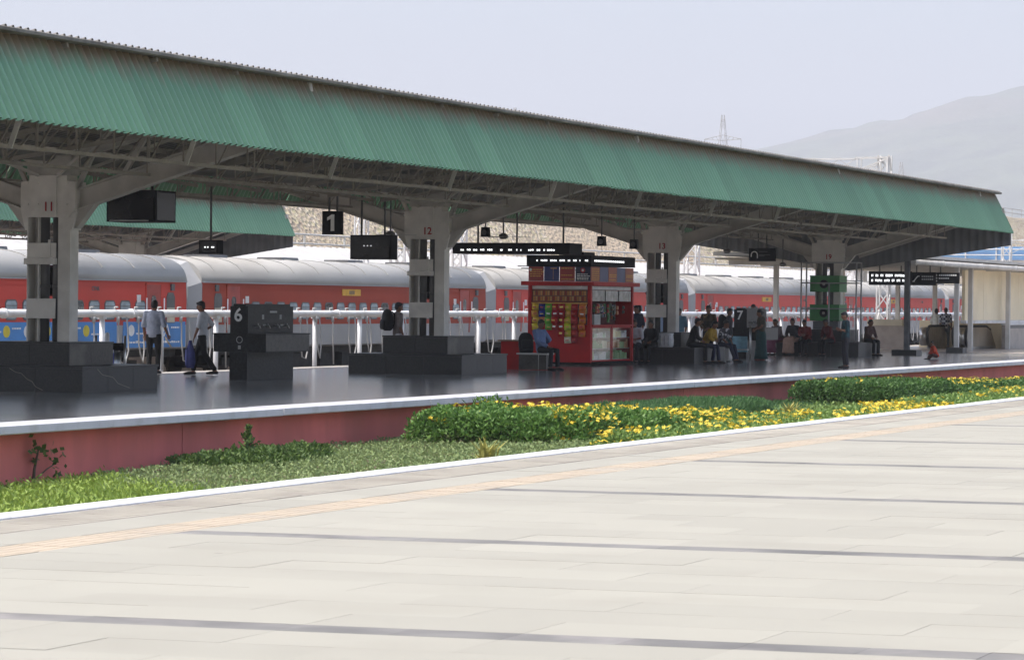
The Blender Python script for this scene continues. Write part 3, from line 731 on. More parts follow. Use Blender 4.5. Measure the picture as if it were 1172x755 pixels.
    # blue advertising wrap with round emblems
    if blue:
        M_ad_y = plain((225,205,60), .5)
        for (a_, c_) in ((y0+.62, y0+CL-5.0), (y0+CL-4.6, y0+CL-.62)):
            b = MB(); b.box(TX+1.612, TX+1.628, a_, c_, .27, 1.04); bn = b.build('blue_banner', M_blue_ad, t)
            yy = a_+.5; k = 0
            while yy < c_-1.1:
                b = MB(); cc = [(yy+.0+.19*math.cos(q*math.pi/6), .78+.17*math.sin(q*math.pi/6)) for q in range(12)]
                if k % 4 == 2:
                    b.prism([(yy-.2,.60),(yy+.05,.97),(yy+.25,.60),(yy+.19,.60),(yy+.05,.88),(yy-.13,.60)], 'x', TX+1.628, TX+1.632)
                else: b.prism(cc, 'x', TX+1.628, TX+1.632)
                b.build('emblem', [M_wht, M_ad_y, M_wht, M_ad_y][k % 4], bn)
                b = MB(); x = yy-.2
                while x < yy+.75:
                    l_ = rnd.uniform(.05,.16); b.box(TX+1.628, TX+1.631, x, x+l_, .40, .44+rnd.uniform(0,.04)); x += l_+.04
                x = yy+.3
                while x < yy+.8:
                    l_ = rnd.uniform(.05,.12); b.box(TX+1.628, TX+1.631, x, x+l_, .66+.09*(k%3), .71+.09*(k%3)); x += l_+.03
                b.build('lettering', M_wht, bn); yy += 1.12; k += 1
    return t
CO = [('red coach with a blue picture banner along its side, leftmost', M_coach_red, M_coach_grey, True),
      ('faded brownish red coach with a grey lower band, second from left', M_coach_dull, M_coach_grey, False),
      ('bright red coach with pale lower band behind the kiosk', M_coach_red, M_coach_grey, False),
      ('red coach seen behind the water booth numbered 7', M_coach_red, M_coach_grey, False),
      ('red coach behind the scaffold with the green boards', M_coach_red, M_coach_grey, False),
      ('distant red coach beside the cream escalator wall', M_coach_red, M_coach_grey, False)]
for i, (l, rm, bm, bl) in enumerate(CO): make_coach(62.1+i*CL, l, rm, bm, bl)

# ================================================================== WATER PIPE WITH HOSES
M_wpipe = mat('pipe_white', (.72,.73,.74), .35, scale=1.5, var=.04, dirt=(.52,.5,.47), dirt_scale=1.)
M_hose = mat('hose_grey', (.38,.38,.37), .6)
M_brass = mat('rusty_coupling', (.22,.10,.06), .7, scale=6, var=.3)
PXX = -40.5
wp = thing('water_pipe', 'long white water pipe on posts with hanging hoses in front of the red train', 'pipe', (PXX, 100, -.98))
b = MB(); b.tube([(PXX, 30, 1.32), (PXX, 215, 1.32)], .105, 14); b.build('pipe', M_wpipe, wp)
y = 41.
pm = MB(); pm.tube([(0,0,0),(0,0,2.2)], .075, 8); pm.box(-.09,.09,-.09,.09,2.15,2.24); pm = pm.mesh('post', M_wpipe)
y = 80.6-3.35*11
while y < 212:
    link(pm, 'post', wp, (0, y-100, 0)); y += 3.35
cm = MB(); cm.tube([(0,-.035,0),(0,.035,0)], .135, 14); cm = cm.mesh('flange', M_wpipe)
y = 42.
while y < 212: link(cm, 'flange', wp, (0, y-100, 2.30)); y += 6.7
b = MB(); b.tube([(PXX,83.9,1.32),(PXX,84.15,1.32)], .15, 14); b.tube([(PXX,83.98,1.2),(PXX,84.08,1.05)], .06, 8); b.build('rusty_clamp', M_brass, wp)
hm = []
for v in range(3):
    b = MB(); b.tube([(.02,0,2.3),(.02,0,2.47),(.12,0,2.47)], .03, 6)
    d = .25+.12*v
    b.tube([(.12,0,2.2),(.14,0,1.95),(.13,.03,1.5),(.16,.08,1.2-.1*v),(.15,.08+d*.6,.95),(.14,.08+d,1.3),(.1,.1+d,1.9),(.06,.1+d,2.2)] if v != 1 else [(.12,0,2.2),(.13,.01,1.6),(.15,.02,.75)], .022, 6)
    b.tube([(.12,0,2.05),(.12,0,2.22)], .045, 6)
    hm.append(b.mesh('hose', M_hose))
y = 72.; k = 0
while y < 200: link(hm[k % 3], 'hose', wp, (0, y-100, 0)); y += rnd.uniform(1.05,1.5); k += 1

# ================================================================== THINGS HANGING UNDER THE CANOPY
M_black = mat('black_panel', (.009,.009,.010), .6, scale=3, var=.2, spec=.06)
M_screen = mat('dead_screen', (.008,.009,.010), .25, spec=.3)
M_led = mat('led_white', (.8,.8,.8), .5, emit=((.95,.97,1.), .75))
M_rod = mat('hanger_rod', (.10,.10,.10), .6)
def hangbox(name, lab, cat, x0, x1, y0, y1, z0, z1, ztop, rods, group=None, screen=True):
    t = thing(name, lab, cat, ((x0+x1)/2, (y0+y1)/2, z0), group=group)
    b = MB(); b.box(x0, x1, y0, y1, z0, z1); b.build('casing', M_black, t)
    if screen: b = MB(); b.box(x0+.04, x1-.04, y0-.006, y0, z0+.04, z1-.04); b.build('screen', M_screen, t)
    for rx in rods:
        b = MB(); b.tube([(rx, (y0+y1)/2, z1), (rx, (y0+y1)/2, ztop)], .025, 6); b.build('hanger', M_rod, t)
    return t
t = hangbox('display_screen', 'blank black display screen hanging right of column 11', 'screen', -29.52, -28.46, 54.0, 54.85, 3.20, 3.81, 4.6, (-29.2, -28.75), 'hanging display screens')
b = MB(); b.box(-28.459,-28.453,54.06,54.80,3.24,3.77); b.build('screen', M_screen, t)
b = MB(); b.box(-29.45,-28.6,53.985,53.99,3.21,3.235); b.build('grey_edge', M_coach_grey, t)  # thin grey strip along the screen's lower edge
t = hangbox('display_screen', 'dark display screen with three tiny lit dots hanging left of column 12', 'screen', -30.60, -29.56, 67.9, 68.3, 2.70, 3.275, 4.2, (-30.4, -29.8), 'hanging display screens')
b = MB()
for i in range(3): b.box(-30.25+i*.09, -30.23+i*.09, 67.885, 67.89, 3.01, 3.03)
b.build('led_text', M_led, t)
t = hangbox('platform_number_sign', 'dark square sign with a large white 1 hanging from the canopy', 'sign', -30.46, -29.96, 66., 66.09, 3.24, 3.78, 4.2, (-30.3, -30.1), screen=False)
b = MB(); b.prism([(-30.21+p, 3.51+q) for p, q in ((.06,-.19),(.06,.19),(-.01,.19),(-.12,.12),(-.12,.05),(-.03,.09),(-.03,-.19))], 'y', 65.99, 65.998); b.build('numeral', M_wht, t)
t = hangbox('train_display_board', 'small black led board with white characters hanging from a pole near column 11', 'sign', -31.59, -31.12, 62., 62.25, 2.72, 3.02, 4.4, (-31.36,), screen=True)
b = MB()
for x_, l_ in ((-31.45,.035),(-31.38,.03),(-31.28,.07)): b.box(x_, x_+l_, 61.985, 61.99, 2.85, 2.88)
b.build('led_text', M_led, t)
def led_rows(t, x0, x1, yf, rows, hgt, axis='x', dens=.85, seed=1):
    q = random.Random(seed); b = MB()
    for z in rows:
        x = x0
        while x < x1:
            l_ = q.uniform(.02,.06)
            if q.random() < dens:
                zz = q.uniform(-.25,.25)*hgt
                b.box(x, x+l_, yf-.006, yf, z-hgt/2+max(0,zz)*.6, z+hgt/2+min(0,zz)*.6)
            x += l_ + (.016 if q.random() < .8 else .09)
    b.build('led_text', M_led, t)
t = hangbox('train_display_board', 'long black led board with a row of white characters hanging before the kiosk', 'sign', -31.53, -28.25, 76.5, 77.45, 2.99, 3.275, 4.4, (-31.0,-29.9,-28.6), screen=False)
led_rows(t, -31.3, -28.6, 76.5, (3.09,), .05, dens=.8, seed=3)
b = MB(); b.box(-28.9,-28.2,77.45,78.3,2.98,3.06); b.build('cable_tray', M_black, t)
t = hangbox('direction_sign', 'black direction sign with a curved white arrow hanging near the far end of the canopy', 'sign', -31.82, -30.88, 104., 104.12, 3.23, 3.68, 4.3, (-31.5,-31.2), screen=False)
b = MB()
arc = [(-31.62+.11*math.cos(a_), 3.45+.11*math.sin(a_)) for a_ in [math.pi*(1-k/8) for k in range(9)]]
for p, q in zip(arc[:-1], arc[1:]): b.beam((p[0],103.995,p[1]),(q[0],103.995,q[1]), .012, .035, up=(0,0,1))
b.beam((-31.51,103.995,3.45),(-31.51,103.995,3.33), .012, .035, up=(1,0,0)); b.beam((-31.73,103.995,3.45),(-31.73,103.995,3.38), .012, .035, up=(1,0,0)); b.build('arrow', M_wht, t)
b = MB()
for z, l_ in ((3.55,.30),(3.44,.40),(3.40,.2)): b.box(-31.45, -31.45+l_, 103.99, 103.996, z, z+.02)
b.build('lettering', mat('dim_lettering', (.12,.12,.12), .6), t)
for i, (x, u, z) in enumerate(((-28.12,78.6,3.24),(-27.9,80.6,3.2),(-31.9,47.5,3.55),(-31.0,77.5,3.45))):
    lab = ['small black loudspeaker hanging above the right end of the kiosk led board','second small black loudspeaker, hanging just right of the one above the kiosk','black loudspeaker hanging at the left side of column 11','black loudspeaker hanging right of column 12 above the long led board'][i]
    t = thing('loudspeaker', lab, 'loudspeaker', (x,u,z), group='hanging loudspeakers')
    b = MB(); b.prism([(-.11,0),(.11,0),(.09,.26),(-.09,.26)], 'y', -.09, .09); b.build('cabinet', M_black, t, local=True)
    b = MB(); b.tube([(0,-.095,.12),(0,-.09,.12)], .07, 10); b.build('grille', M_rod, t, local=True)
    b = MB(); b.tube([(0,0,.26),(0,0,1.1)], .018, 6); b.build('hanger', M_rod, t, local=True)
M_alu = mat('lamp_alloy', (.36,.35,.33), .5, .3)
def lamp(x, u, z, lab):
    t = thing('ceiling_fan', lab, 'ceiling fan', (x,u,z), group='ceiling fans under the canopy')
    b = MB(); b.tube([(0,0,.06),(0,0,.9)], .02, 6); b.build('down_rod', M_rod, t, local=True)
    b = MB(); b.tube([(0,0,-.05),(0,0,.0),(0,0,.06),(0,0,.10)], [.07,.12,.11,.04], 12); b.build('motor', M_brass if 0 else M_pipe, t, local=True)
    for k in range(3):
        a_ = k*2*math.pi/3+.4; b = MB(); d = Vector((math.cos(a_), math.sin(a_), 0))
        b.beam(d*.1, d*.62, .13, .012); b.build('blade', M_alu, t, local=True)
    return t
lamp(-30.0, 68.9, 3.3, 'ceiling fan hanging above the three-dot screen left of column 12'); lamp(-28.8, 73.2, 3.35, 'ceiling fan hanging just right of column 12'); lamp(-29.0, 92.5, 3.35, 'ceiling fan hanging right of column 13'); lamp(-30.6, 104.0, 3.1, 'ceiling fan hanging left of the far column with green boards')
# hexagonal dark plates on the columns
for i, (u, z0, lab) in enumerate(((51.8,1.75,'black hexagonal plate with red rim on the leftmost column'),(70.0,1.78,'black hexagonal plate with red rim on the column left of the kiosk'),(87.7,1.75,'black hexagonal plate with red rim on the column right of the kiosk'))):
    t = thing('hexagonal_plate', lab, 'sign', (CX-.25, u+.3, z0), group='hexagonal column plates')
    hx = [(.40,.29),(.22,.58),(-.22,.58),(-.40,.29),(-.22,0),(.22,0)]
    b = MB(); b.prism([(p[0]*1.0,p[1]) for p in hx], 'y', 0, .05); b.build('rim', mat('dark_red_rim', (.10,.012,.012), .5), t, local=True)
    b = MB(); b.prism([(p[0]*.88,.29+(p[1]-.29)*.88) for p in hx], 'y', -.012, 0); b.build('face', M_black, t, local=True)
# ================================================================== DRINKING WATER BOOTHS
M_booth = mat('booth_granite', (.022,.023,.025), .42, scale=25, var=.3, spec=.2)
M_booth_side = mat('booth_granite_brown', (.06,.055,.05), .45, scale=12, var=.2)
M_dim = plain((170,170,168), .6)
M_posterb = mat('poster_blue', (.06,.07,.30), .5, scale=3); M_posterl = mat('poster_light_blue', (.25,.50,.62), .4, scale=2.2, var=.3)
M_inox = mat('stainless', (.55,.54,.52), .28, .9, scale=3, var=.1)
def booth(x0, x1, y0, y1, num, lab, rails):
    t = thing('water_booth', lab, 'water booth', ((x0+x1)/2,(y0+y1)/2,0), group='black drinking water booths')
    xm = (x0+x1)/2
    b = MB(); b.box(x0, x1, y0, y1, 0, .60); b.build('base', M_booth, t)
    b = MB(); b.box(xm-.62, xm+.62, y0+.05, y1-.05, .60, .98); b.build('basin', M_booth, t)
    b = MB(); b.box(xm+.60, xm+.626, y0+.06, y1-.06, .62, .97); b.build('basin_slab', M_booth_side, t)
    b = MB(); b.box(x0, x1, y0+.02, y1-.02, .98, 1.58); b.box(x0+.06,x1-.06,y0+.05,y1-.05,1.58,1.63); b.build('headwall', M_booth, t)
    b = MB(); b.box(xm-.64, xm+.64, y0+.03, y1-.03, .975, 1.0); b.build('basin_rim', M_booth, t)
    text('numeral', num, .40, M_wht, t, (xm-.02, y0+.015, 1.38))
    if num == '6':
        b = MB()
        ring = [(xm+.07*math.cos(k*math.pi/5), .86+.07*math.sin(k*math.pi/5)) for k in range(11)]
        for p, q in zip(ring[:-1], ring[1:]): b.beam((p[0],y0+.046,p[1]),(q[0],y0+.046,q[1]), .006, .014, up=(0,0,1))
        b.box(xm-.03, xm+.03, y0+.04, y0+.05, .66, .74); b.build('emblem', M_dim, t)
        b = MB()
        for yy in (.32,.72): 
            b.box(x1, x1+.004, y0+yy*2.2, y0+yy*2.2+.10, 1.30, 1.40); b.box(x1, x1+.004, y0+yy*2.2+.05, y0+yy*2.2+.2, 1.16, 1.19)
        b.box(x1, x1+.004, y0+1.1, y0+1.45, 1.44, 1.48)
        b.build('lettering', M_dim, t)
    for k in range(4):
        yy = y0+.4+k*.48
        b = MB(); b.tube([(x1,yy,1.16),(x1+.09,yy,1.16),(x1+.11,yy,1.10)], .018, 6); b.tube([(x1+.06,yy,1.16),(x1+.06,yy,1.21)], .012, 6); b.build('tap', M_inox, t)
    if rails:
        b = MB(); b.box(xm-.17, xm+.17, y0+.02, y0+.046, .50, .96) if 0 else b.box(xm-.25, xm+.25, y0-.02, y0-.004, .22, .72); b.build('poster', M_posterl, t)
        for xx in (xm-.42, xm+.42):
            b = MB(); b.tube([(xx,y0-.25,0),(xx,y0-.25,1.05)], .03, 8); b.build('rail_post', M_inox, t)
        b = MB(); b.tube([(xm-.42,y0-.25,.3),(xm+.42,y0-.25,.3)], .02, 6); b.build('cross_rail', M_inox, t)
    return t
booth(-30.12, -29.70, 60.6, 62.9, '6', 'black granite water booth marked with a white 6, left of column 12', False)
booth(-29.88, -29.45, 96.1, 98.3, '7', 'black granite water booth marked with a white 7 beside the seated people', True)
# steel litter bins by the plinth at column 11
t = thing('litter_bin_stand', 'steel litter bin stand with dark lids and a blue printed notice behind the left plinth', 'litter bin', (-31.4, 57.5, 0))
for i, x in enumerate((-32.0, -31.3)):
    b = MB(); b.tube([(x,57.5,.05),(x,57.5,.62)], .21, 16); b.build('bin', M_inox, t)
    b = MB(); b.tube([(x,57.5,.64),(x,57.5,.70),(x,57.5,.76)], [.27,.29,.16], 16); b.build('lid', M_black, t)
for x in (-32.32,-31.66,-30.98):
    b = MB(); b.tube([(x,57.5,0),(x,57.5,.95)], .03, 8); b.build('post', M_inox, t)
b = MB(); b.box(-32.3,-31.0,57.40,57.6,.72,.80); b.build('top_shelf', M_black, t)
b = MB(); b.box(-31.52,-31.10,57.24,57.265,.22,.66); pz = b.build('notice', M_posterb, t)
b = MB(); b.box(-31.52,-31.10,57.232,57.239,.60,.66); 
for z, l_ in ((.52,.3),(.46,.2),(.40,.26),(.30,.12)): b.box(-31.47,-31.47+l_,57.234,57.239,z,z+.025)
b.build('lettering', M_wht, pz)
# slim white post beside the man at left
t = thing('guide_post', 'slim white post standing just right of the left plinth', 'post', (-30.9, 56.6, 0))
b = MB(); b.tube([(0,0,0),(0,0,.98)], .05, 10); b.ball((0,0,.98), .05, 8, 5); b.build('shaft', M_white, t, local=True)
b = MB(); b.tube([(0,0,0),(0,0,.03)], .09, 10); b.build('foot', M_white, t, local=True)

# ================================================================== KIOSK
M_kred = mat('kiosk_red', (.47,.014,.014), .5, scale=2.5, var=.10, dirt=(.38,.02,.02), dirt_scale=1.2, spec=.2)
M_kred2 = mat('kiosk_red_board', (.42,.05,.04), .5, scale=2)
M_kblue = mat('kiosk_blue_board', (.035,.045,.20), .5, scale=2); M_kblue2 = mat('kiosk_slate_board', (.12,.13,.25), .5, scale=2); M_navy = mat('kiosk_navy', (.015,.017,.06), .5)
M_kor = mat('kiosk_orange_board', (.45,.12,.06), .5, scale=2)
M_gold = plain((225,170,80), .6); M_pglass = mat('display_glass', (.55,.60,.58), .08, spec=.8)
KX0, KX1, KY0, KY1 = -31.07, -29.24, 80.9, 84.45
k = thing('snack_kiosk', 'red snack kiosk with hanging snack packets and glass counters near column 13', 'kiosk', ((KX0+KX1)/2, (KY0+KY1)/2, 0))
b = MB(); b.box(KX0, KX1, KY0, KY1, .04, .10); b.build('floor_plinth', M_black, k)
b = MB(); b.box(KX0, KX1-.02, KY0, KY0+.05, .10, 1.12); b.build('front_panel', M_kred, k)
b = MB(); b.box(KX0, KX0+.05, KY0+.05, KY1, .10, 2.2); b.build('back_panel', M_kred, k)
b = MB(); b.box(KX0+.05, KX1, KY1-.05, KY1, .10, 2.2); b.build('end_panel', M_kred, k)
for (x, y) in ((KX0,KY0),(KX1-.09,KY0),(KX1-.09,KY1-.09),(KX0,KY1-.09)):
    b = MB(); b.box(x-.004, x+.094, y-.006, y+.094, .10, 2.2); b.build('corner_post', M_kred, k)
b = MB(); b.box(KX0-.16, KX1+.14, KY0-.16, KY1+.16, 2.2, 2.31); b.box(KX0+.1, KX1-.1, KY0-.165, KY0-.161, 2.19, 2.205); b.build('eave', M_kred, k)
b = MB(); b.box(KX0+.05, KX1-.05, KY0+.05, KY1-.05, 2.1, 2.19); b.build('ceiling', M_wht, k)
b = MB(); b.box(KX0+.25, KX1-.25, KY0-.10, KY0-.02, 2.165, 2.195); b.build('tube_lamp', M_wht, k)
# sign boards above the eave: four in front, five along the side
def board(x0,x1,y0,y1,mm,z0=2.315,z1=2.72): 
    b = MB(); b.box(x0,x1,y0,y1,z0,z1); return b.build('sign_board', mm, k)
bw = (KX1-KX0)/4; q = random.Random(5)
for i, mm in enumerate((M_kred2, M_kblue, M_kred2, M_navy)):
    x0 = KX0+i*bw; o = board(x0+.01, x0+bw-.01, KY0-.03, KY0, mm); b = MB()
    if i == 1: b.box(x0+bw*.6, x0+bw*.6+.006, KY0-.034, KY0-.03, 2.36, 2.66); b.box(x0+.2, x0+.38, KY0-.034, KY0-.03, 2.66, 2.68)
    else:
        for z in ((2.62,2.56,2.50,2.44) if i == 0 else (2.66,2.47,2.36) if i == 2 else (2.50,2.45,2.40,2.36)):
            x = x0+.06
            while x < x0+bw-.08:
                l_ = q.uniform(.03,.09); b.box(x, x+l_, KY0-.034, KY0-.03, z, z+.028); x += l_+.015
    b.build('lettering', M_gold if i != 3 else M_wht, o)
    if i == 3:
        b = MB(); cx_ = x0+bw/2
        b.tube([(cx_,KY0-.037,2.62),(cx_,KY0-.03,2.62)], .07, 14); b.build('emblem', plain((200,60,70), .5), o)
        b = MB(); b.tube([(cx_,KY0-.041,2.62),(cx_,KY0-.037,2.62)], .035, 10); b.build('emblem', M_wht, o)
    if i == 0:
        b = MB(); b.tube([(x0+.07,KY0-.036,2.63),(x0+.07,KY0-.03,2.63)], .04, 12); b.build('emblem', M_wht, o)
sw = (KY1-KY0)/5
for i, mm in enumerate((M_kor, M_kblue2, M_kor, M_kblue2, M_kor)):
    y0 = KY0+i*sw; o = board(KX1-.03, KX1, y0+.01, y0+sw-.01, mm); b = MB()
    for z in ((2.64,2.58,2.52,2.46,2.40,2.35) if i == 0 else (2.50,2.45,2.36) if i in (2,4) else ()):
        y = y0+.08
        while y < y0+sw-.1:
            l_ = q.uniform(.05,.12); b.box(KX1, KX1+.004, y, y+l_, z, z+.028); y += l_+.03
    if b.f: b.build('lettering', M_gold, o)
b = MB(); b.box(KX0-.04, KX1+.02, KY0-.06, KY1+.06, 2.74, 3.03); ledc = b.build('led_header', M_black, k)
b = MB(); b.box(KX0-.3, KX1+.3, KY0-.07, KY0-.01, 2.715, 2.738); b.build('header_rail', M_black, k)
led_rows(ledc, KX0+.25, KX1-.1, KY0-.06, (2.885,), .05, dens=.9, seed=9)
b = MB(); y = KY0+.2
while y < KY1-.9:
    l_ = q.uniform(.06,.14); b.box(KX1+.02, KX1+.026, y, y+l_, 2.86, 2.91); y += l_+.05
b.build('led_text', M_led, ledc)
# packet shelf board and glass cabinets
b = MB(); b.box(KX0+.12, KX1-.12, KY0+.02, KY0+.12, 1.76, 2.08); sh = b.build('upper_shelf', mat('brown_shelf', (.20,.09,.05), .5), k)
for r_ in range(2):
    for i in range(22):
        x = KX0+.14+i*.071; b = MB(); b.box(x, x+.05, KY0+.005, KY0+.02, 1.78+r_*.15, 1.90+r_*.15)
        b.build('packet_box', [plain((190,120,60)), plain((150,60,40)), plain((205,150,90))][(i*5+r_*2) % 3], sh)
b = MB(); b.box(KX0+.1, KX1-.1, KY0-.02, KY0+.0, 1.70, 1.735); b.build('rail', M_gold, k)
cols = [((225,185,50),4),((40,50,130),3),((110,190,60),4),((190,40,35),4),((185,35,35),5),((215,200,60),6),((180,40,40),6),((225,130,50),5)]
def packet_mesh(c):
    b = MB(); w_ = .096; 
    b.rings([[( -w_,-.004,.178),(w_,-.004,.178),(w_,.004,.178),(-w_,.004,.178)],[(-w_*.92,-.03,.12),(w_*.92,-.03,.12),(w_*.92,.02,.12),(-w_*.92,.02,.12)],
             [(-w_*.95,-.04,.08),(w_*.95,-.04,.08),(w_*.95,.03,.08),(-w_*.95,.03,.08)],[(-w_,-.004,0),(w_,-.004,0),(w_,.004,0),(-w_,.004,0)]])
    o_ = rnd.uniform(-.2,.2)*w_; b.box(-w_*.6+o_, w_*.4+o_, -.043, -.038, .07, .07+rnd.uniform(.02,.05), 1); b.box(-w_*.3, w_*.6, -.042, -.038, .03, .045, 2)
    return b.mesh('snack_packet', [plain(c, .25), rnd.choice((M_wht, M_gold, plain((190,60,50)), plain((240,215,120)))), plain(tuple(int(v*.6) for v in c), .3)])
lc = ['yellow','dark blue','green','red','deep red','yellow-green','crimson','orange']
for i, (c, n) in enumerate(cols):
    me = packet_mesh(c); x = KX0+.24+i*.19
    if i == 7: x += .03
    st = thing('packet_strip', 'hanging strip of %s snack packets at the kiosk front%s' % (lc[i], ', leftmost strip' if i == 0 else ', longest strip' if i == 5 else ''), 'snack packets', (x, KY0-.02, 1.70), group='hanging snack strips on the kiosk')
    for j in range(n):
        o = link(packet_mesh(tuple(max(10,min(250,v+rnd.randint(-2,2)*10)) for v in c)) if j % 2 else me, 'snack_packet', st, (rnd.uniform(-.012,.012), -.03+rnd.uniform(-.02,.01), -.18*(j+1)+.0)); o.rotation_euler = (rnd.uniform(-.15,.15), rnd.uniform(-.10,.10), rnd.uniform(-.3,.3))
        if i in (1,) and j == 2: o.data = packet_mesh((210,130,70))
        if i == 5 and j == 5: o.data = packet_mesh((225,220,190))
# side: upper glass boxes, hanging packets inside, counter, two glass cabinets
for i in range(3):
    y0 = KY0+.18+i*1.1; b = MB(); b.box(KX1-.10, KX1-.02, y0, y0+1.0, 1.78, 2.08); b.build('upper_cabinet', mat('frosted_pane', (.30,.30,.28), .25, scale=5, var=.3), k)
hc = [(60,80,70),(200,70,60),(205,205,190),(70,140,70),(215,170,70),(120,30,30),(150,150,140),(60,60,110),(190,110,60)]
for i in range(34):
    y0 = KY0+.2+rnd.uniform(0,3.1); x_ = KX1-rnd.choice((.20,.28,.36)); zt = 1.74-rnd.uniform(0,.1)
    b = MB()
    for j in range(rnd.randint(2,4)):
        hh = rnd.uniform(.09,.14); b.rings([[(x_-.02,y0+d_,zt-hh*j-e_*hh) for d_, e_ in ((.0,.05),(.11,.05),(.11,.9),(.0,.9))],[(x_+.02,y0+d_,zt-hh*j-e_*hh) for d_, e_ in ((.01,.12),(.10,.12),(.10,.85),(.01,.85))]], 0, False)
    b.build('hung_stock', plain(rnd.choice(hc), .4), k)
b = MB(); b.box(KX1-.55, KX1-.5, KY0+.1, KY1-.1, 1.12, 1.78); b.build('rear_screen', mat('dark_red_cloth', (.10,.02,.02), .8), k)
b = MB(); b.box(KX1-.50, KX1+.04, KY0+.1, KY1, 1.09, 1.13); b.build('counter_top', M_kred, k)
b = MB(); b.box(KX1-.12, KX1-.02, KY0+.35, KY0+.85, 1.13, 1.42); b.build('price_card', mat('card_grey', (.45,.45,.43), .6), k)
goods = [((180,200,170),(215,215,205),(120,150,90),(170,190,150)),((200,190,150),(225,225,215),(150,100,70),(140,170,120))]
for i in range(2):
    y0 = KY0+.12+i*1.67; y1 = y0+1.60
    b = MB(); b.box(KX1-.50, KX1-.02, y0, y1, .12, .16); b.box(KX1-.50, KX1-.02, y0, y1, 1.04, 1.09); b.box(KX1-.03,KX1+.0,y0,y0+.04,.16,1.04); b.box(KX1-.03,KX1+.0,y1-.04,y1,.16,1.04)
    cab = b.build('display_cabinet', M_kred, k)
    b = MB(); b.box(KX1-.48, KX1-.44, y0, y1, .16, 1.04); b.build('back_board', M_cream, cab)
    for j in range(3):
        b = MB(); b.box(KX1-.44, KX1-.04, y0+.04, y1-.04, .16+j*.30, .175+j*.30); b.build('shelf', M_inox, cab)
        yy = y0+.06
        while yy < y1-.12:
            w_ = min(q.uniform(.10,.34), y1-.06-yy); h_ = q.uniform(.10,.25) if j < 2 else q.uniform(.08,.22)
            c = [((150,175,110),(175,190,120),(205,205,190),(120,140,80)),((200,170,90),(150,175,100),(110,150,80),(215,205,170)),((205,215,200),(160,190,160),(190,200,190),(215,190,160))][j][q.randint(0,3)] if i == 0 else [((130,165,110),(160,185,130),(110,150,90),(190,195,170)),((150,95,60),(190,150,110),(130,160,100),(170,110,70)),((225,225,218),(215,205,160),(230,230,225),(180,160,90))][j][q.randint(0,3)]
            c = tuple(min(248,v+38) for v in c)  # packet colours lifted to stand in for lit cabinet shelves
            b = MB(); b.box(KX1-q.uniform(.26,.34), KX1-q.uniform(.07,.14), yy, yy+w_-.012, .178+j*.30, .178+j*.30+h_); b.build('packet', plain(c, .4), cab); yy += w_
b = MB(); b.box(KX1-.012, KX1-.006, KY0+.16, KY1-.1, .16, 1.04)
gm = bpy.data.materials.new('clear_glass'); gm.use_nodes = True; n = gm.node_tree.nodes; L = gm.node_tree.links
tr_ = n.new('ShaderNodeBsdfTransparent'); gl = n.new('ShaderNodeBsdfGlossy'); gl.inputs['Roughness'].default_value = .08; ms = n.new('ShaderNodeMixShader'); ms.inputs[0].default_value = .14
n.remove(n['Principled BSDF']); L.new(tr_.outputs[0], ms.inputs[1]); L.new(gl.outputs[0], ms.inputs[2]); L.new(ms.outputs[0], n['Material Output'].inputs[0])
b.build('glass_front', gm, k)
# red side counter, bench
t = thing('side_counter', 'small red counter box with a tan top left of the kiosk', 'counter', (-29.5, 75.9, 0))
b = MB(); b.box(-29.78,-29.15,75.6,76.3,.0,.72); b.build('box', M_kred, t)
b = MB(); b.box(-29.86,-29.08,75.55,76.35,.722,.755); b.build('top', plain((150,115,95), .5), t)
bench = thing('steel_bench', 'low bench with a pale top and brown sides where the man in blue sits', 'bench', (-28.6, 74.95, 0))
b = MB(); b.box(-29.0,-28.16,74.7,75.2,.40,.44); b.build('seat', mat('bench_top', (.50,.48,.45), .4), bench)
b = MB(); b.box(-28.95,-28.2,74.74,75.16,.02,.398); b.build('box', M_gran2, bench)
b = MB(); b.box(-28.42,-28.40,74.73,74.738,.02,.40); b.build('edge_strip', M_inox, bench)
# ================================================================== GREEN BOARDS, SCAFFOLD, FAR SHELTER, ESCALATORS
M_gboard = mat('green_board', (.035,.22,.055), .5, scale=2, var=.08, dirt=(.05,.17,.06), dirt_scale=1.5)
t = thing('fan_cabinet', 'pair of green cabinets with round fans wrapped around the far column', 'cabinet', (CX, 105.8, .9))
for z0, z1 in ((2.20,2.74),(1.20,1.74)):
    b = MB(); b.box(CX-.55, CX+.50, 105.32, 106.3, z0, z1); o = b.build('green_box', M_gboard, t)
    b = MB(); b.tube([(CX-.05,105.30,z0+.27),(CX-.05,105.318,z0+.27)], .15, 16); b.build('fan_guard', M_black, o)
    b = MB(); b.tube([(CX-.05,105.27,z0+.27),(CX-.05,105.30,z0+.27)], .05, 10); b.build('fan_hub', M_alu, o)
    b = MB(); b.box(CX-.56, CX+.51, 105.31, 106.31, z1, z1+.025); b.build('lid', M_gboard, o)
b = MB(); b.box(CX-.45, CX+.45, 105.36, 106.2, .91, 1.18); b.build('grey_base', M_gable, t)
M_scaf = mat('scaffold_grey', (.36,.36,.35), .5, .3, scale=3)
t = thing('pipe_scaffold', 'grey tubular scaffold frame standing around the green fan cabinets', 'scaffold', (-29.05, 104.6, .475))
for X in (-30.05,-28.1):
    for u in (104.4,105.05):
        b = MB(); b.tube([(X,u,.475),(X,u,3.22)], .028, 6); b.build('upright', M_scaf, t)
b = MB(); b.tube([(-29.07,104.42,.475),(-29.07,104.42,2.5)], .03, 6); b.build('upright', M_scaf, t)
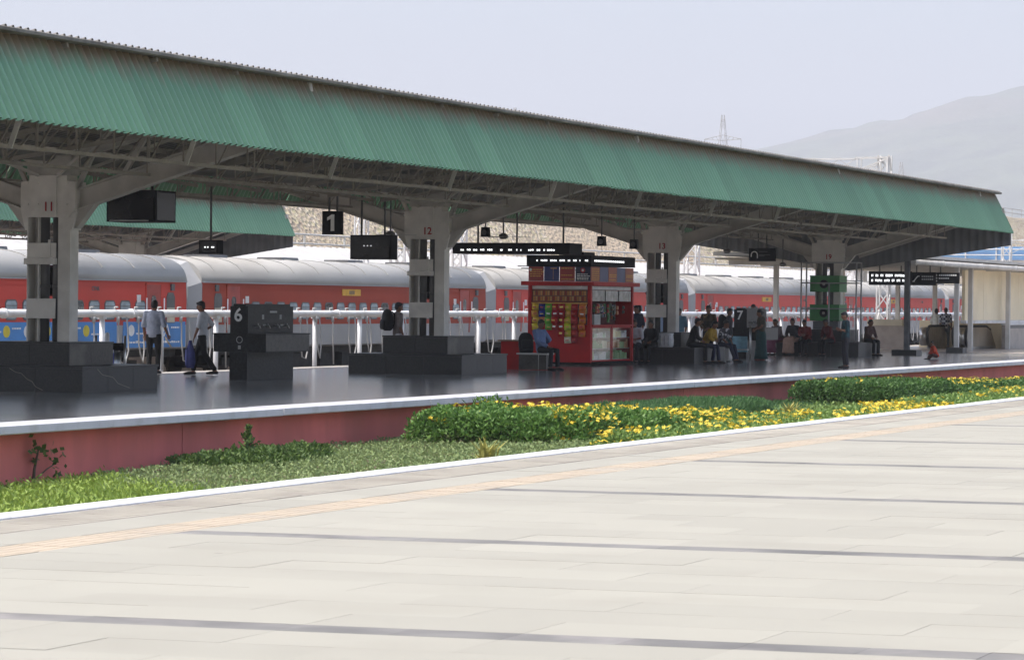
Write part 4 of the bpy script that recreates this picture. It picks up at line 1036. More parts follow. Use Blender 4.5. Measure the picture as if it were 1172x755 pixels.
for z in (1.62,2.5,3.2):
    b = MB(); b.tube([(-30.05,104.4,z),(-28.1,104.4,z)], .025, 6); b.tube([(-30.05,105.05,z),(-28.1,105.05,z)], .025, 6)
    for X in (-30.05,-28.1): b.tube([(X,104.4,z),(X,105.05,z)], .025, 6)
    b.build('ledger', M_scaf, t)
M_soff = mat('cream_soffit', (.50,.44,.34), .7, scale=1, var=.08, dirt=(.36,.31,.24), dirt_scale=.5)
M_post = mat('post_white', (.60,.58,.54), .5, scale=2, var=.06, dirt=(.42,.40,.36), dirt_scale=.8)
sh_ = thing('platform_shelter', 'low pale shelter roof on white posts beyond the green canopy at right', 'shelter', (-30.5, 125, 0))
b = MB(); b.prism([(-34.6,3.50),(-27.3,3.44),(-27.22,3.46),(-27.22,3.57),(-34.6,3.62)], 'y', 108.7, 160); b.build('roof_slab', M_wroof, sh_)
b = MB(); b.box(-34.55,-27.4,108.75,160,3.36,3.43); b.build('soffit', M_soff, sh_)
b = MB(); b.tube([(-27.2,108.75,3.30),(-27.2,160,3.30)], .10, 10); b.build('gutter_pipe', M_post, sh_)
for u in (113.0, 119.3, 125.5): b = MB(); b.tube([(-27.2,u,3.30),(-27.2,u+.12,3.30)], .125, 10); b.build('gutter_collar', M_post, sh_)
for u in range(110, 158, 4):
    b = MB(); b.beam((-34.4,u,3.27),(-27.4,u,3.27), .12, .17); b.build('cross_beam', M_post, sh_)
for i, (X, u) in enumerate(((-27.5,116.7),(-33.2,112.0),(-32.5,133.8),(-33.0,129.3),(-28.15,121.8),(-28.15,128.6),(-28.15,135.5),(-33.0,120.5))):
    b = MB(); b.box(X-.085,X+.085,u-.085,u+.085,0,3.36); p_ = b.build('post', M_post, sh_)
    if i == 0: b = MB(); b.box(X-.32,X+.32,u-.32,u+.32,0,.20); b.build('base_block', M_gran, p_)
b = MB(); b.ibeam((-27.5,109.1,0),(-27.5,109.1,3.36), .22, .22, .03); b.box(-27.59,-27.41,109.0,109.2,0,3.36); p_ = b.build('steel_post', mat('dark_steel_post', (.15,.15,.155), .55, scale=4, var=.15), sh_)
b = MB(); b.box(-27.95,-27.05,108.7,109.5,0,.19); b.build('base_block', M_gran, p_)
# hanging signs under the shelter
t = hangbox('train_display_board', 'black led board with two rows of white characters under the far pale shelter', 'sign', -29.68, -28.12, 112, 112.25, 2.50, 3.0, 3.3, (-29.3,-28.5), screen=False)
led_rows(t, -29.58, -28.2, 112, (2.85,2.67), .09, dens=.95, seed=4)
t = hangbox('escalator_sign', 'black sign with a white escalator symbol under the far shelter beside the led board', 'sign', -28.2, -27.28, 112.4, 112.5, 2.5, 2.98, 3.3, (-28.,-27.5), screen=False)
b = MB(); b.beam((-28.10,112.394,2.65),(-27.95,112.394,2.83), .012, .035); b.box(-28.14,-28.06,112.39,112.398,2.63,2.66); b.box(-27.96,-27.88,112.39,112.398,2.82,2.85); b.build('symbol', M_wht, t)
b = MB()
for z in (2.80,2.70): 
    for i in range(6): b.box(-27.8+i*.075,-27.75+i*.075,112.39,112.398,z,z+.05)
b.build('lettering', M_dim, t)
t = hangbox('direction_sign', 'black sign with small white symbols and lettering, rightmost under the far shelter', 'sign', -27.55, -26.6, 113.2, 113.3, 2.58, 2.98, 3.28, (-27.3,), screen=False)
b = MB()
for i in range(9): b.box(-27.35+i*.075,-27.30+i*.075,113.19,113.198,2.86,2.91)
for i in range(5): b.box(-27.35+i*.08,-27.30+i*.08,113.19,113.198,2.75,2.79)
for z in (2.86,2.75,2.65): b.box(-27.48,-27.42,113.19,113.198,z,z+.05)
b.build('lettering', M_wht, t)
# cream escalator housing
M_cwall = mat('cream_wall', (.86,.76,.54), .7, scale=1, var=.04, dirt=(.78,.69,.49), dirt_scale=.5)
M_marble = mat('beige_marble', (.36,.31,.27), .35, scale=2, var=.12, dirt=(.28,.24,.21), dirt_scale=1.5)
t = thing('escalator_housing', 'cream walled escalator housing with marble parapets at the far right', 'escalator housing', (-30, 125, 0))
i = 0
for u0 in (122.3, 125.6, 128.9, 132.2, 135.5, 138.8):
    b = MB(); b.box(-28.62,-28.5,u0+.01,u0+3.29,1.20,3.26); b.build('wall_panel', M_cwall, t)
b = MB(); b.box(-28.66,-28.44,122.3,142.1,1.08,1.19); b.build('ledge', M_white, t)
b = MB(); b.box(-32.6,-28.66,131.5,131.65,0,1.15); b.build('inner_wall', M_cwall, t)
b = MB(); b.box(-28.62,-28.42,129.6,141,0,1.0); pp = b.build('parapet', M_marble, t)
b = MB(); b.box(-28.66,-28.36,129.56,141,1.0,1.07); b.build('coping', M_white, pp)
b = MB(); b.box(-28.415,-28.405,129.62,141,.86,.99); b.build('dark_band', M_frame, pp)
b = MB(); b.box(-32.9,-31.4,124.2,124.45,0,.95); pp = b.build('parapet', M_marble, t)
b = MB(); b.box(-32.95,-31.5,124.15,124.5,.95,1.2); b.build('coping', M_cream, pp)
for (X, lab) in ((-30.9,'escalator with a rounded steel newel end, left of the two in the cream housing'),(-29.3,'escalator with two rounded black handrails, right of the two in the cream housing')):
    e = thing('escalator', lab, 'escalator', (X, 126, 0), group='escalators')
    for dx in ((0,) if X < -30 else (-.55, 0)):
        def loop(r):
            pts = [(126.35,.13)] + [(126.0+.42-math.cos(a_)*r, .5+math.sin(a_)*r) for a_ in [(-math.pi/2+ math.pi*k/8) for k in range(9)]]
            return [(y_, z_) for y_, z_ in pts]
        poly = [(126.42-.42*math.sin(a_), .52-.42*math.cos(a_)) for a_ in [math.pi*k/10 for k in range(11)]] + [(129.6,.94),(130.4,.80),(131.4,.10)]
        b = MB(); b.prism(poly, 'x', X+dx-.03, X+dx+.03); b.build('balustrade', M_inox if X < -30 else mat('tan_balustrade', (.42,.35,.26), .3, scale=1), e)
        b = MB(); b.tube([(X+dx,p[0],p[1]) for p in poly[:13]], .055, 8); b.build('handrail', M_rubber, e)
        b = MB(); b.box(X+dx-.12,X+dx+.12,126.4,131,0,.11); b.build('skirt', M_inox, e)
    b = MB(); b.tube([(X-.35,126.38,.52),(X-.05,126.38,.52)], .38, 16); b.build('newel_drum', M_inox, e)

# ================================================================== OVERHEAD LINE STRUCTURES
def lattice(b, p0, p1, wdt, n, r=.05, th=.07):
    p0 = Vector(p0); p1 = Vector(p1); d = (p1-p0); L_ = d.length; d.normalize()
    a = d.cross(Vector((0,1,0)) if abs(d.y) < .9 else Vector((1,0,0))).normalized(); c = a.cross(d)
    cs = [a*(wdt/2*i)+c*(wdt/2*j) for i, j in ((-1,-1),(1,-1),(1,1),(-1,1))]
    for o in cs: b.beam(p0+o, p1+o, th)
    for k in range(n):
        q0 = p0+d*(L_*k/n); q1 = p0+d*(L_*(k+1)/n)
        for i in range(4):
            u, v = (cs[i], cs[(i+1)%4]) if k % 2 else (cs[(i+1)%4], cs[i])
            b.beam(q0+u, q1+v, r)
t = thing('portal_gantry', 'white lattice portal gantry over the tracks, its beam end showing above the canopy', 'gantry', (-49, 140, -1))
for X in (-36.4, -62.5):
    b = MB(); lattice(b, (X,140,-1.2), (X,140,8.6), .5, 14); b.build('lattice_leg', M_wsteel, t)
b = MB(); lattice(b, (-62.5,140,8.15), (-37.7,140,8.15), .62, 26, .035, .065); b.build('lattice_beam', M_wsteel, t)
b = MB()
for dy in (-.35,.35):
    b.beam((-37.7,140+dy,8.5),(-36.2,140+dy,8.5), .07); b.beam((-37.9,140+dy,7.8),(-36.2,140+dy,8.45), .07); b.beam((-36.2,140+dy,7.6),(-36.2,140+dy,8.55), .10); b.beam((-37.0,140+dy,8.1),(-36.25,140+dy,7.4), .06); b.beam((-37.6,140+dy,8.48),(-37.6,140+dy,7.85), .06)
b.build('end_frame', M_wsteel, t)
for i, (X, u, lab) in enumerate(((-50.5,117,'white lattice mast standing behind the train just left of column 12'),(-50.5,123,'second white lattice mast behind the train, hidden partly by column 12'),(-50.5,155,'white lattice mast behind the train right of column 13'),(-50.5,186,'white lattice mast behind the train left of the scaffold'),(-50.5,230,'white lattice mast behind the train right of the scaffold'))):
    m_ = thing('lattice_mast', lab, 'mast', (X,u,-.02), group='lattice masts behind the train')
    b = MB(); lattice(b, (X,u,-.02), (X,u,7.6), .62, 11, .05, .08); b.build('lattice_shaft', M_wsteel, m_)
    b = MB(); b.beam((X,u,6.6),(X+2.9,u,7.0), .06); b.beam((X,u,5.6),(X+2.9,u,6.95), .05); b.build('bracket', M_wsteel, m_)
M_pyl = mat('pylon_steel', (.45,.45,.46), .6, .3)
def pylon(X, u, H, lab, s=1., s_arm=.84):
    t = thing('power_pylon', lab, 'pylon', (X,u,10), group='power pylons')
    b = MB(); hw = lambda z: (2.6*(1-z/H)+.25)
    for i in range(9):
        z0, z1 = H*i/9, H*(i+1)/9; a, c = hw(z0), hw(z1)
        for k in range(4):
            sx, sy = ((1,1),(1,-1),(-1,-1),(-1,1))[k]; tx, ty = ((1,1),(1,-1),(-1,-1),(-1,1))[(k+1)%4]
            b.beam((X+sx*a,u+sy*a,10+z0),(X+sx*c,u+sy*c,10+z1), .10); b.beam((X+sx*a,u+sy*a,10+z0),(X+tx*c,u+ty*c,10+z1), .055)
    b.build('tower', M_pyl, t)
    z = 10+H*s_arm; b = MB(); L_ = 4.1*s
    for sx in (-1,1):
        b.beam((X,u,z+.9),(X+sx*L_,u,z), .16); b.beam((X,u,z-.3),(X+sx*L_,u,z), .16); b.beam((X+sx*L_,u,z),(X+sx*L_,u,z-2.4), .12)
        for k in (1,2,3): b.beam((X+sx*L_*k/4,u,z-.3*(1-k/4)),(X+sx*L_*(k+.5)/4,u,z+.9*(1-(k+.5)/4)), .1)
    b.build('cross_arm', M_pyl, t)
pylon(-205, 650, 32.8, 'lattice power pylon rising above the middle of the canopy roof')
pylon(-196, 770, 28, 'smaller lattice power pylon in front of the hill at far right')
pylon(-300, 770, 43, 'distant pylon tip just showing above the canopy left of centre', .5)

# ================================================================== PEOPLE
REM = []
def skin_m(v): return plain(v, .55)
SK = (122,82,60)
M_hair = mat('black_hair', (.012,.010,.009), .6, scale=30)
def fabric_check(name, a, c, sc_):
    if name in MATS: return MATS[name]
    m = bpy.data.materials.new(name); m.use_nodes = True; n = m.node_tree.nodes; L = m.node_tree.links
    tc = n.new('ShaderNodeTexCoord'); ck = n.new('ShaderNodeTexChecker'); ck.inputs['Scale'].default_value = sc_
    ck.inputs['Color1'].default_value = (*lin(a),1); ck.inputs['Color2'].default_value = (*lin(c),1)
    L.new(tc.outputs['Object'], ck.inputs['Vector']); L.new(ck.outputs[0], n['Principled BSDF'].inputs['Base Color']); n['Principled BSDF'].inputs['Roughness'].default_value = .85
    MATS[name] = m; return m
def fabric_spots(name, cols_, sc_):
    if name in MATS: return MATS[name]
    m = bpy.data.materials.new(name); m.use_nodes = True; n = m.node_tree.nodes; L = m.node_tree.links
    tc = n.new('ShaderNodeTexCoord'); v = n.new('ShaderNodeTexVoronoi'); v.inputs['Scale'].default_value = sc_; L.new(tc.outputs['Object'], v.inputs['Vector'])
    sp = n.new('ShaderNodeSeparateColor'); L.new(v.outputs['Color'], sp.inputs[0])
    cr = n.new('ShaderNodeValToRGB'); cr.color_ramp.interpolation = 'CONSTANT'; e = cr.color_ramp.elements
    e[0].color = (*lin(cols_[0]),1); e[1].position = .5; e[1].color = (*lin(cols_[1]),1)
    if len(cols_) > 2: x = e.new(.78); x.color = (*lin(cols_[2]),1)
    L.new(sp.outputs[0], cr.inputs[0]); L.new(cr.outputs[0], n['Principled BSDF'].inputs['Base Color']); n['Principled BSDF'].inputs['Roughness'].default_value = .85
    MATS[name] = m; return m
def fab(c): return mat('fabric_%d_%d_%d' % c, lin(c), .85, scale=9, var=.10, bump=.55, bscale=11, bdist=.03)
STAND = dict(pel=(0,0,.93), chest=(0,0,1.26), neck=(0,-.01,1.44), head=(0,.02,1.575), shR=(.185,0,1.385), shL=(-.185,0,1.385), elR=(.235,-.04,1.11), elL=(-.235,-.04,1.11),
             wrR=(.235,.06,.88), wrL=(-.235,.06,.88), hipR=(.09,0,.90), hipL=(-.09,0,.90), knR=(.105,.02,.49), knL=(-.105,.02,.49), anR=(.11,-.02,.08), anL=(-.11,-.02,.08))
def sitting(h=.46, lean=.06):
    return dict(pel=(0,0,h+.10), chest=(0,lean,h+.42), neck=(0,lean*1.6,h+.60), head=(0,lean*1.6+.05,h+.73), shR=(.18,lean*1.4,h+.545), shL=(-.18,lean*1.4,h+.545), elR=(.23,.10+lean,h+.29), elL=(-.23,.10+lean,h+.29),
             wrR=(.13,.32,h+.21), wrL=(-.13,.32,h+.21), hipR=(.09,.03,h+.085), hipL=(-.09,.03,h+.085), knR=(.12,.44,h+.06), knL=(-.12,.44,h+.06), anR=(.12,.43,.08), anL=(-.12,.43,.08))
def ring(c, R, Fw, rx, ry, n=14): return [c + R*(math.cos(2*math.pi*k/n)*rx) + Fw*(math.sin(2*math.pi*k/n)*ry) for k in range(n)]
def human(label, loc, yaw, J=None, base=None, H=1.68, shirt=None, pants=None, sleeve='long', skin=SK, hair='short', shoe=(25,22,22), group='people on the far platform', skirt=None, fr=(0,0), vox=.021, hem=.0, bag=None):
    P = dict(base or STAND); P.update(J or {}); s = H/1.70
    P = {k: Vector(v)*s for k, v in P.items()}
    root = thing('person', label, 'person', loc, yaw, group)
    M_s = skin_m(skin)
    pel, ch, nk, hd = P['pel'], P['chest'], P['neck'], P['head']
    Rs = (P['shR']-P['shL']).normalized(); Rh = (P['hipR']-P['hipL']).normalized()
    def axes(R, up): 
        up = up.normalized(); Fw = up.cross(R).normalized(); return R, Fw
    sp1 = ch-pel; sp2 = nk-ch
    def torso(b, g, lo=-.08):
        Rm = ((Rs+Rh)/2).normalized()
        specs = [(pel+sp1.normalized()*lo*s, Rh, sp1, .135, .10), (pel, Rh, sp1, .165, .115), (pel+sp1*.5, Rm, sp1, .145, .10), (ch, Rs, sp1, .172, .118), (ch+sp2*.55, Rs, sp2, .165, .10), (ch+sp2*.85, Rs, sp2, .115, .075), (nk+sp2.normalized()*.01, Rs, sp2, .06, .06)]
        b.rings([ring(c, *axes(R, u), (rx+g)*s, (ry+g)*s) for c, R, u, rx, ry in specs])
    def limb(b, pts, rads, g=0., n=10): b.tube(pts, [(r+g)*s for r in rads], n)
    def mid(a, c, t=.5): return a + (c-a)*t
    # body: torso, neck, head, arms, palms, legs, feet merged into one surface
    b = MB(); torso(b, 0)
    up = (hd-nk).normalized(); yv = Vector((fr[0], 1, fr[1])).normalized() if fr != (0,0) else Vector((0,1,0))
    yv = (yv - up*yv.dot(up)*.6).normalized(); xr = yv.cross(Vector((0,0,1))).normalized(); zv = xr.cross(yv)
    HM = Matrix((xr, yv, zv)).transposed()
    b.tube([mid(ch,nk,.8), hd-zv*.04*s], [.062*s,.052*s], 10)
    b.ball(hd, (.074*s,.092*s,.112*s), 14, 10, M=HM); b.ball(hd+HM@Vector((0,.028,-.06))*s, (.055*s,.06*s,.058*s), 12, 8, M=HM)
    b.ball(hd+HM@Vector((0,.094,-.015))*s, (.016*s,.022*s,.028*s), 8, 6, M=HM)
    for q in (-1,1): b.ball(hd+HM@Vector((q*.076,-.005,-.005))*s, (.014*s,.022*s,.032*s), 8, 6, M=HM)
    ex = MB()   # eyes, brows, mouth, fingers
    for q in (-1,1):
        ex.ball(hd+HM@Vector((q*.030,.081,.018))*s, .012*s, 6, 4, 1); ex.ball(hd+HM@Vector((q*.031,.083,.040))*s, (.02*s,.008*s,.005*s), 6, 4, 1, M=HM)
    ex.ball(hd+HM@Vector((0,.086,-.062))*s, (.024*s,.008*s,.006*s), 6, 4, 2, M=HM)
    for q, S in ((1,'R'),(-1,'L')):
        sh, el, wr = P['sh'+S], P['el'+S], P['wr'+S]
        limb(b, [mid(ch+sp2*.6, sh, .3), sh, mid(sh,el,.4), el, mid(el,wr,.35), wr], [.055,.056,.048,.038,.037,.027])
        d = (wr-el).normalized(); side_ = d.cross(Vector((0,1,0)) if abs(d.y) < .8 else Vector((0,0,1))).normalized()
        nrm = side_.cross(d).normalized()
        pe = wr + d*.085*s
        b.rings([ring(wr, side_, nrm, .026*s, .02*s, 8), ring(mid(wr,pe), side_, nrm, .040*s, .017*s, 8), ring(pe, side_, nrm, .040*s, .014*s, 8)])
        for f_, (o, l_) in enumerate(((-.03,.062),(-.01,.074),(.01,.070),(.029,.056))):
            r0 = pe + side_*o*s - d*.006*s; c1 = r0 + d*l_*.5*s + nrm*.006*s*q; c2 = r0 + (d*.85*l_ + nrm*.02*q)*s
            ex.tube([r0, c1, c2], [.009*s,.0085*s,.006*s], 6)
        th0 = wr + d*.03*s + side_*.032*s*q; ex.tube([th0, th0+(d*.03+side_*.022*q)*s, th0+(d*.055+side_*.024*q)*s], [.011*s,.0095*s,.007*s], 6)
        hp, kn, an = P['hip'+S], P['kn'+S], P['an'+S]
        limb(b, [hp, mid(hp,kn,.35), kn, mid(kn,an,.3), an], [.085,.078,.053,.052,.036])
        shin = (kn-an).normalized(); fw = Vector((0,1,0)) - shin*shin.y; fw = Vector((fw.x, fw.y, 0)); fw = fw.normalized() if fw.length > .1 else Vector((0,1,0))
        P['toe'+S] = an + fw*.17*s - Vector((0,0,.045*s)); 
        limb(b, [an-Vector((0,0,.035*s))-fw*.05*s, an-Vector((0,0,.04*s))+fw*.05*s, P['toe'+S]], [.034,.036,.026])
    body = b.build('body', [M_s, M_hair, plain((90,45,40))], root, local=True); REM.append((body, vox, ex))
    # hair
    b = MB()
    b.ball(hd+HM@Vector((0,-.020,.038))*s, (.082*s,.094*s,.092*s), 12, 8, M=HM)
    if hair == 'short': b.ball(hd+HM@Vector((0,-.045,.0))*s, (.078*s,.065*s,.085*s), 12, 8, M=HM); b.ball(hd+HM@Vector((0,.055,.085))*s, (.06*s,.04*s,.03*s), 10, 6, M=HM)
    else:
        b.ball(hd+HM@Vector((0,-.04,-.01))*s, (.08*s,.07*s,.10*s), 12, 8, M=HM)
        b.ball(hd+HM@Vector((0,-.115,-.02))*s, (.05*s,.05*s,.05*s), 10, 6, M=HM)
    ho = b.build('hair', M_hair, root, local=True); REM.append((ho, .016, None))
    # shoes
    b = MB()
    for S in 'RL':
        an, to = P['an'+S], P['toe'+S]; fw = (to-an); fw.z = 0; fw.normalize(); zf = an.z-.08*s
        lo = Vector((0,0,-.04*s))
        b.tube([an-fw*.065*s+lo, an+fw*.03*s+lo, an+fw*.12*s+lo*1.1, to+fw*.05*s+lo*.35], [.040*s,.045*s,.045*s,.026*s], 8, flat=.9)
    so_ = b.build('shoes', fab(shoe), root, local=True); REM.append((so_, .016, None))
    # shirt
    if shirt:
        b = MB(); torso(b, .014, -.10-hem)
        for S in 'RL':
            sh, el, wr = P['sh'+S], P['el'+S], P['wr'+S]
            if sleeve == 'long': limb(b, [mid(ch+sp2*.6, sh, .3), sh, mid(sh,el,.4), el, mid(el,wr,.4), mid(el,wr,.95)], [.06,.062,.058,.05,.047,.042], .012)
            elif sleeve == 'half': limb(b, [mid(ch+sp2*.6, sh, .3), sh, mid(sh,el,.4), el, mid(el,wr,.15)], [.06,.062,.058,.05,.05], .012)
            else: limb(b, [mid(ch+sp2*.6, sh, .3), sh, mid(sh,el,.4), mid(sh,el,.75)], [.06,.062,.06,.058], .014)
        b.tube([mid(ch,nk,.85), nk+(hd-nk)*.12], [.066*s,.064*s], 10)
        o = b.build('shirt', shirt if not isinstance(shirt, tuple) else fab(shirt), root, local=True); REM.append((o, vox, None))
    if pants:
        b = MB(); d1 = sp1.normalized()
        b.rings([ring(pel+d1*z*s, *axes(Rh, sp1), rx*s, ry*s) for z, rx, ry in ((-.10,.135,.11),(-.03,.172,.125),(.06,.165,.118))])
        for S in 'RL':
            hp, kn, an = P['hip'+S], P['kn'+S], P['an'+S]
            limb(b, [hp, mid(hp,kn,.35), kn, mid(kn,an,.4), mid(kn,an,.97)], [.098,.09,.068,.064,.06], .0)
        o = b.build('trousers', fab(pants), root, local=True); REM.append((o, vox, None))
    if skirt:
        col, kind = skirt; b = MB()
        if kind == 'stand':
            rr = []
            for z, rx, ry in ((1.02,.155,.115),(.85,.20,.16),(.5,.20,.17),(.2,.23,.20),(.05,.25,.22)):
                rr.append([Vector((math.cos(2*math.pi*k/28)*(rx+.012*math.sin(k*2.7)*(1.1-z)), math.sin(2*math.pi*k/28)*(ry+.012*math.sin(k*2.7+z)*(1.1-z)), z))*s for k in range(28)])
            b.rings(rr)
        else:
            kn = (P['knR']+P['knL'])/2; an = (P['anR']+P['anL'])/2
            rr = []
            for c, rx, ry, up_ in ((pel+Vector((0,-.02,.08)),.18,.13,Vector((0,0,1))),(mid(pel,kn,.45)+Vector((0,0,.03)),.20,.13,Vector((0,-1,.3))),(kn+Vector((0,.03,.02)),.21,.12,Vector((0,-.7,.7))),(mid(kn,an,.5)+Vector((0,.05,0)),.21,.12,Vector((0,0,1))),(an+Vector((0,.06,.02)),.23,.14,Vector((0,0,1)))):
                R, Fw = Vector((1,0,0)), up_.cross(Vector((1,0,0))).normalized()
                rr.append([c + R*(math.cos(2*math.pi*k/24)*(rx+.01*math.sin(k*2.6))*s) + Fw*(math.sin(2*math.pi*k/24)*(ry+.01*math.sin(k*2.6))*s) for k in range(24)])
            b.rings(rr)
        b.build('sari' if kind == 'stand' else 'skirt', fab(col), root, local=True)
    return root, P
def backpack(label, loc, yaw, col, s=1., tilt=0.):
    t = thing('backpack', label, 'backpack', loc, yaw); t.rotation_euler = (tilt, 0, yaw)
    b = MB()
    prof_ = [(.0,.10,.05),(.03,.15,.085),(.2,.165,.11),(.36,.15,.10),(.44,.10,.07),(.47,.04,.03)]
    b.rings([[Vector((math.copysign(abs(math.cos(2*math.pi*k/16))**.6, math.cos(2*math.pi*k/16))*rx, math.copysign(abs(math.sin(2*math.pi*k/16))**.6, math.sin(2*math.pi*k/16))*ry, z))*s for k in range(16)] for z, rx, ry in prof_])
    b.build('bag_body', fab(col), t, local=True)
    b = MB(); b.rings([[Vector((math.copysign(abs(math.cos(2*math.pi*k/12))**.6, math.cos(2*math.pi*k/12))*rx, -.11+math.copysign(abs(math.sin(2*math.pi*k/12))**.6, math.sin(2*math.pi*k/12))*ry, z))*s for k in range(12)] for z, rx, ry in ((.03,.09,.03),(.08,.12,.045),(.2,.12,.045),(.25,.09,.02))])
    b.build('front_pocket', fab(col), t, local=True)
    b = MB()
    for q in (-1,1): b.tube([Vector((q*.08,.07,.42))*s, Vector((q*.09,.13,.36))*s, Vector((q*.09,.12,.15))*s, Vector((q*.1,.08,.05))*s], .014*s, 6)
    b.build('strap', M_black, t, local=True)
    return t
PI = math.pi
# 1 man at left, back turned
human('man in pale grey shirt and black trousers seen from behind, left of the walking man', (-33.9,64.3,0), .15, dict(wrR=(.30,.10,.90), elR=(.26,-.03,1.12), head=(.01,.02,1.575)), H=1.70, shirt=(150,158,175), pants=(14,14,16), sleeve='half')
t = thing('folded_newspaper', 'rolled pale paper held low by the man in the grey shirt', 'newspaper', (-33.55,64.2,.75))
b = MB(); b.tube([(0,0,.10),(.07,0,-.02),(.16,0,-.13)], [.016,.022,.018], 8); b.build('paper', plain((200,185,160)), t, local=True)
b = MB(); b.tube([(.085,0,-.035),(.095,0,-.055)], .024, 8); b.build('band', plain((150,130,110)), t, local=True)
# 2 walking man with blue jacket
human('man in white shirt walking with hand on hip, carrying a blue jacket', (-32.5,64.0,0), PI/2+.35,
      dict(hipR=(.09,0,.90), hipL=(-.09,0,.90), knR=(.10,.14,.50), anR=(.10,.22,.085), knL=(-.10,-.06,.50), anL=(-.10,-.32,.10), shR=(.185,-.02,1.385), elR=(.30,-.20,1.14), wrR=(.17,-.02,1.02), elL=(-.23,.06,1.12), wrL=(-.22,.15,.88), head=(0,.04,1.575)), H=1.68, shirt=(205,208,214), pants=(20,19,22), sleeve='half', group='people on the far platform')
t = thing('blue_jacket', 'blue jacket carried low in the hand of the walking man', 'jacket', (-32.66,63.72,.34))
b = MB(); b.rings([[Vector((math.cos(2*PI*k/12)*rx, math.sin(2*PI*k/12)*ry+dy, z)) for k in range(12)] for z, rx, ry, dy in ((-.18,.09,.05,0),(-.05,.13,.07,.01),(.15,.12,.06,0),(.32,.07,.05,0),(.45,.03,.03,0))]); b.build('cloth', fab((62,68,125)), t, local=True)
b = MB(); b.rings([[Vector((-.07+math.cos(2*PI*k/10)*rx, -.03+math.sin(2*PI*k/10)*.04, z)) for k in range(10)] for z, rx in ((-.12,.03),(.05,.05),(.25,.03))]); b.build('sleeve', fab((90,98,160)), t, local=True)
# 3 man with backpack behind plinth 12
human('man with a dark backpack seen from behind the plinth at column 12', (-31.3,72.4,0), -PI/2+.75, H=1.70, shirt=(120,112,110), pants=(200,200,205), sleeve='half')
backpack('dark backpack worn by the man behind the plinth at column 12', (-31.52,72.25,.98), -PI/2+.75, (28,28,32), 1.15)
# 4 seated man in blue at the kiosk
human('man in light blue shirt sitting on the bench in front of the red kiosk', (-28.40,74.92,0), -PI/2-.35, dict(sitting(.45,-.06), wrR=(.14,.34,.62), elL=(-.34,-.02,.78), wrL=(-.42,-.20,.72), anR=(.12,.40,.08), anL=(-.10,.46,.08), head=(0,-.02,1.19)), H=1.68, shirt=(105,122,160), pants=(20,20,28), sleeve='long', fr=(.15,0))
backpack('black backpack lying on the bench beside the man in blue', (-28.82,74.95,.445), .5, (22,23,28), 1.2, -.5)
# people near column 13
human('person in white shirt sitting with hand at the mouth, right of the kiosk', (-29.68,86.0,0), PI+.1, dict(sitting(.46,.12), elR=(.20,.30,.86), wrR=(.06,.22,1.10), wrL=(-.08,.3,.72)), H=1.66, shirt=(190,190,195), pants=(20,21,30), sleeve='half', hair='short')
human('person in black sitting beside the white-shirted one right of the kiosk', (-29.3,86.35,0), PI-.2, dict(sitting(.46,.05)), H=1.62, shirt=(20,20,22), pants=(18,18,20), hair='bun')
human('man in dark blue shirt standing at the right edge of the kiosk', (-30.92,89.6,0), PI-.3, H=1.68, shirt=(30,42,66), pants=(22,22,26), sleeve='half')
human('man in white shirt standing between the kiosk and column 13', (-31.8,92.4,0), PI/2, H=1.68, shirt=(205,208,214), pants=(30,30,36), sleeve='half')
human('person in pale blue shirt seen through the gap of column 13', (-31.7,94.2,0), 0., H=1.62, shirt=(165,185,215), pants=(30,30,40), sleeve='half')
human('person in teal shirt standing just behind column 13 on its right', (-30.75,93.2,0), PI, H=1.60, shirt=(90,125,145), pants=(40,36,36), sleeve='half')
human('person in black clothes sitting on the right rear of the plinth at column 13', (-28.32,86.9,0), -PI/2+.3, dict(sitting(.48,.10)), H=1.70, shirt=(16,16,18), pants=(16,16,18))
human('man in mustard yellow shirt sitting hunched over his phone on the plinth', (-28.25,87.85,0), -PI/2-.1, dict(sitting(.46,.22), wrR=(.06,.42,.72), wrL=(-.06,.42,.72), anR=(.12,.38,.08), anL=(-.1,.5,.08)), H=1.62, shirt=(165,130,40), pants=(28,34,62), sleeve='long', fr=(0,-.5))
human('man in camouflage shirt standing behind the seated man in yellow', (-28.9,90.4,0), PI-.1, dict(elR=(.24,.0,1.12), wrR=(.12,.2,1.02), elL=(-.24,0,1.12), wrL=(-.12,.2,1.02)), H=1.70, shirt=fabric_spots('camouflage', ((70,62,48),(48,44,36),(120,100,70)), 14), pants=(32,30,32), sleeve='long')
human('person in floral shirt sitting with legs stretched on a pale case', (-28.38,89.95,0), -PI/2-.25, dict(sitting(.44,.10), anR=(.12,.62,.08), anL=(-.1,.55,.08), knR=(.12,.42,.54), wrR=(.12,.34,.60)), H=1.66, shirt=fabric_spots('floral', ((40,38,42),(170,165,165),(95,90,100)), 16), pants=(32,36,58), sleeve='half')
t = thing('suitcase', 'pale grey suitcase under the person in the floral shirt', 'suitcase', (-28.38,89.95,0))
b = MB(); b.prism([(-.30,.05),(.30,.05),(.32,.08),(.32,.40),(.30,.43),(-.30,.43),(-.32,.40),(-.32,.08)], 'y', -.18, .18); b.build('shell', plain((190,188,185), .4), t, local=True)
b = MB(); b.tube([(-.1,-.19,.3),(-.1,-.22,.3),(.1,-.22,.3),(.1,-.19,.3)], .012, 6); b.build('handle', M_black, t, local=True)
for q in (-.22,.22): b = MB(); b.tube([(q-.02,0,.028),(q+.02,0,.028)], .027, 10); b.build('wheel', M_black, t, local=True)
human('man with a dark backpack standing in front of the white pipe beside booth 7', (-29.38,94.0,0), -PI/2+.2, H=1.62, shirt=(60,60,66), pants=(40,62,60), sleeve='short')
backpack('dark backpack on the man beside booth 7', (-29.60,93.95,.93), -PI/2+.2, (24,24,28), 1.05)
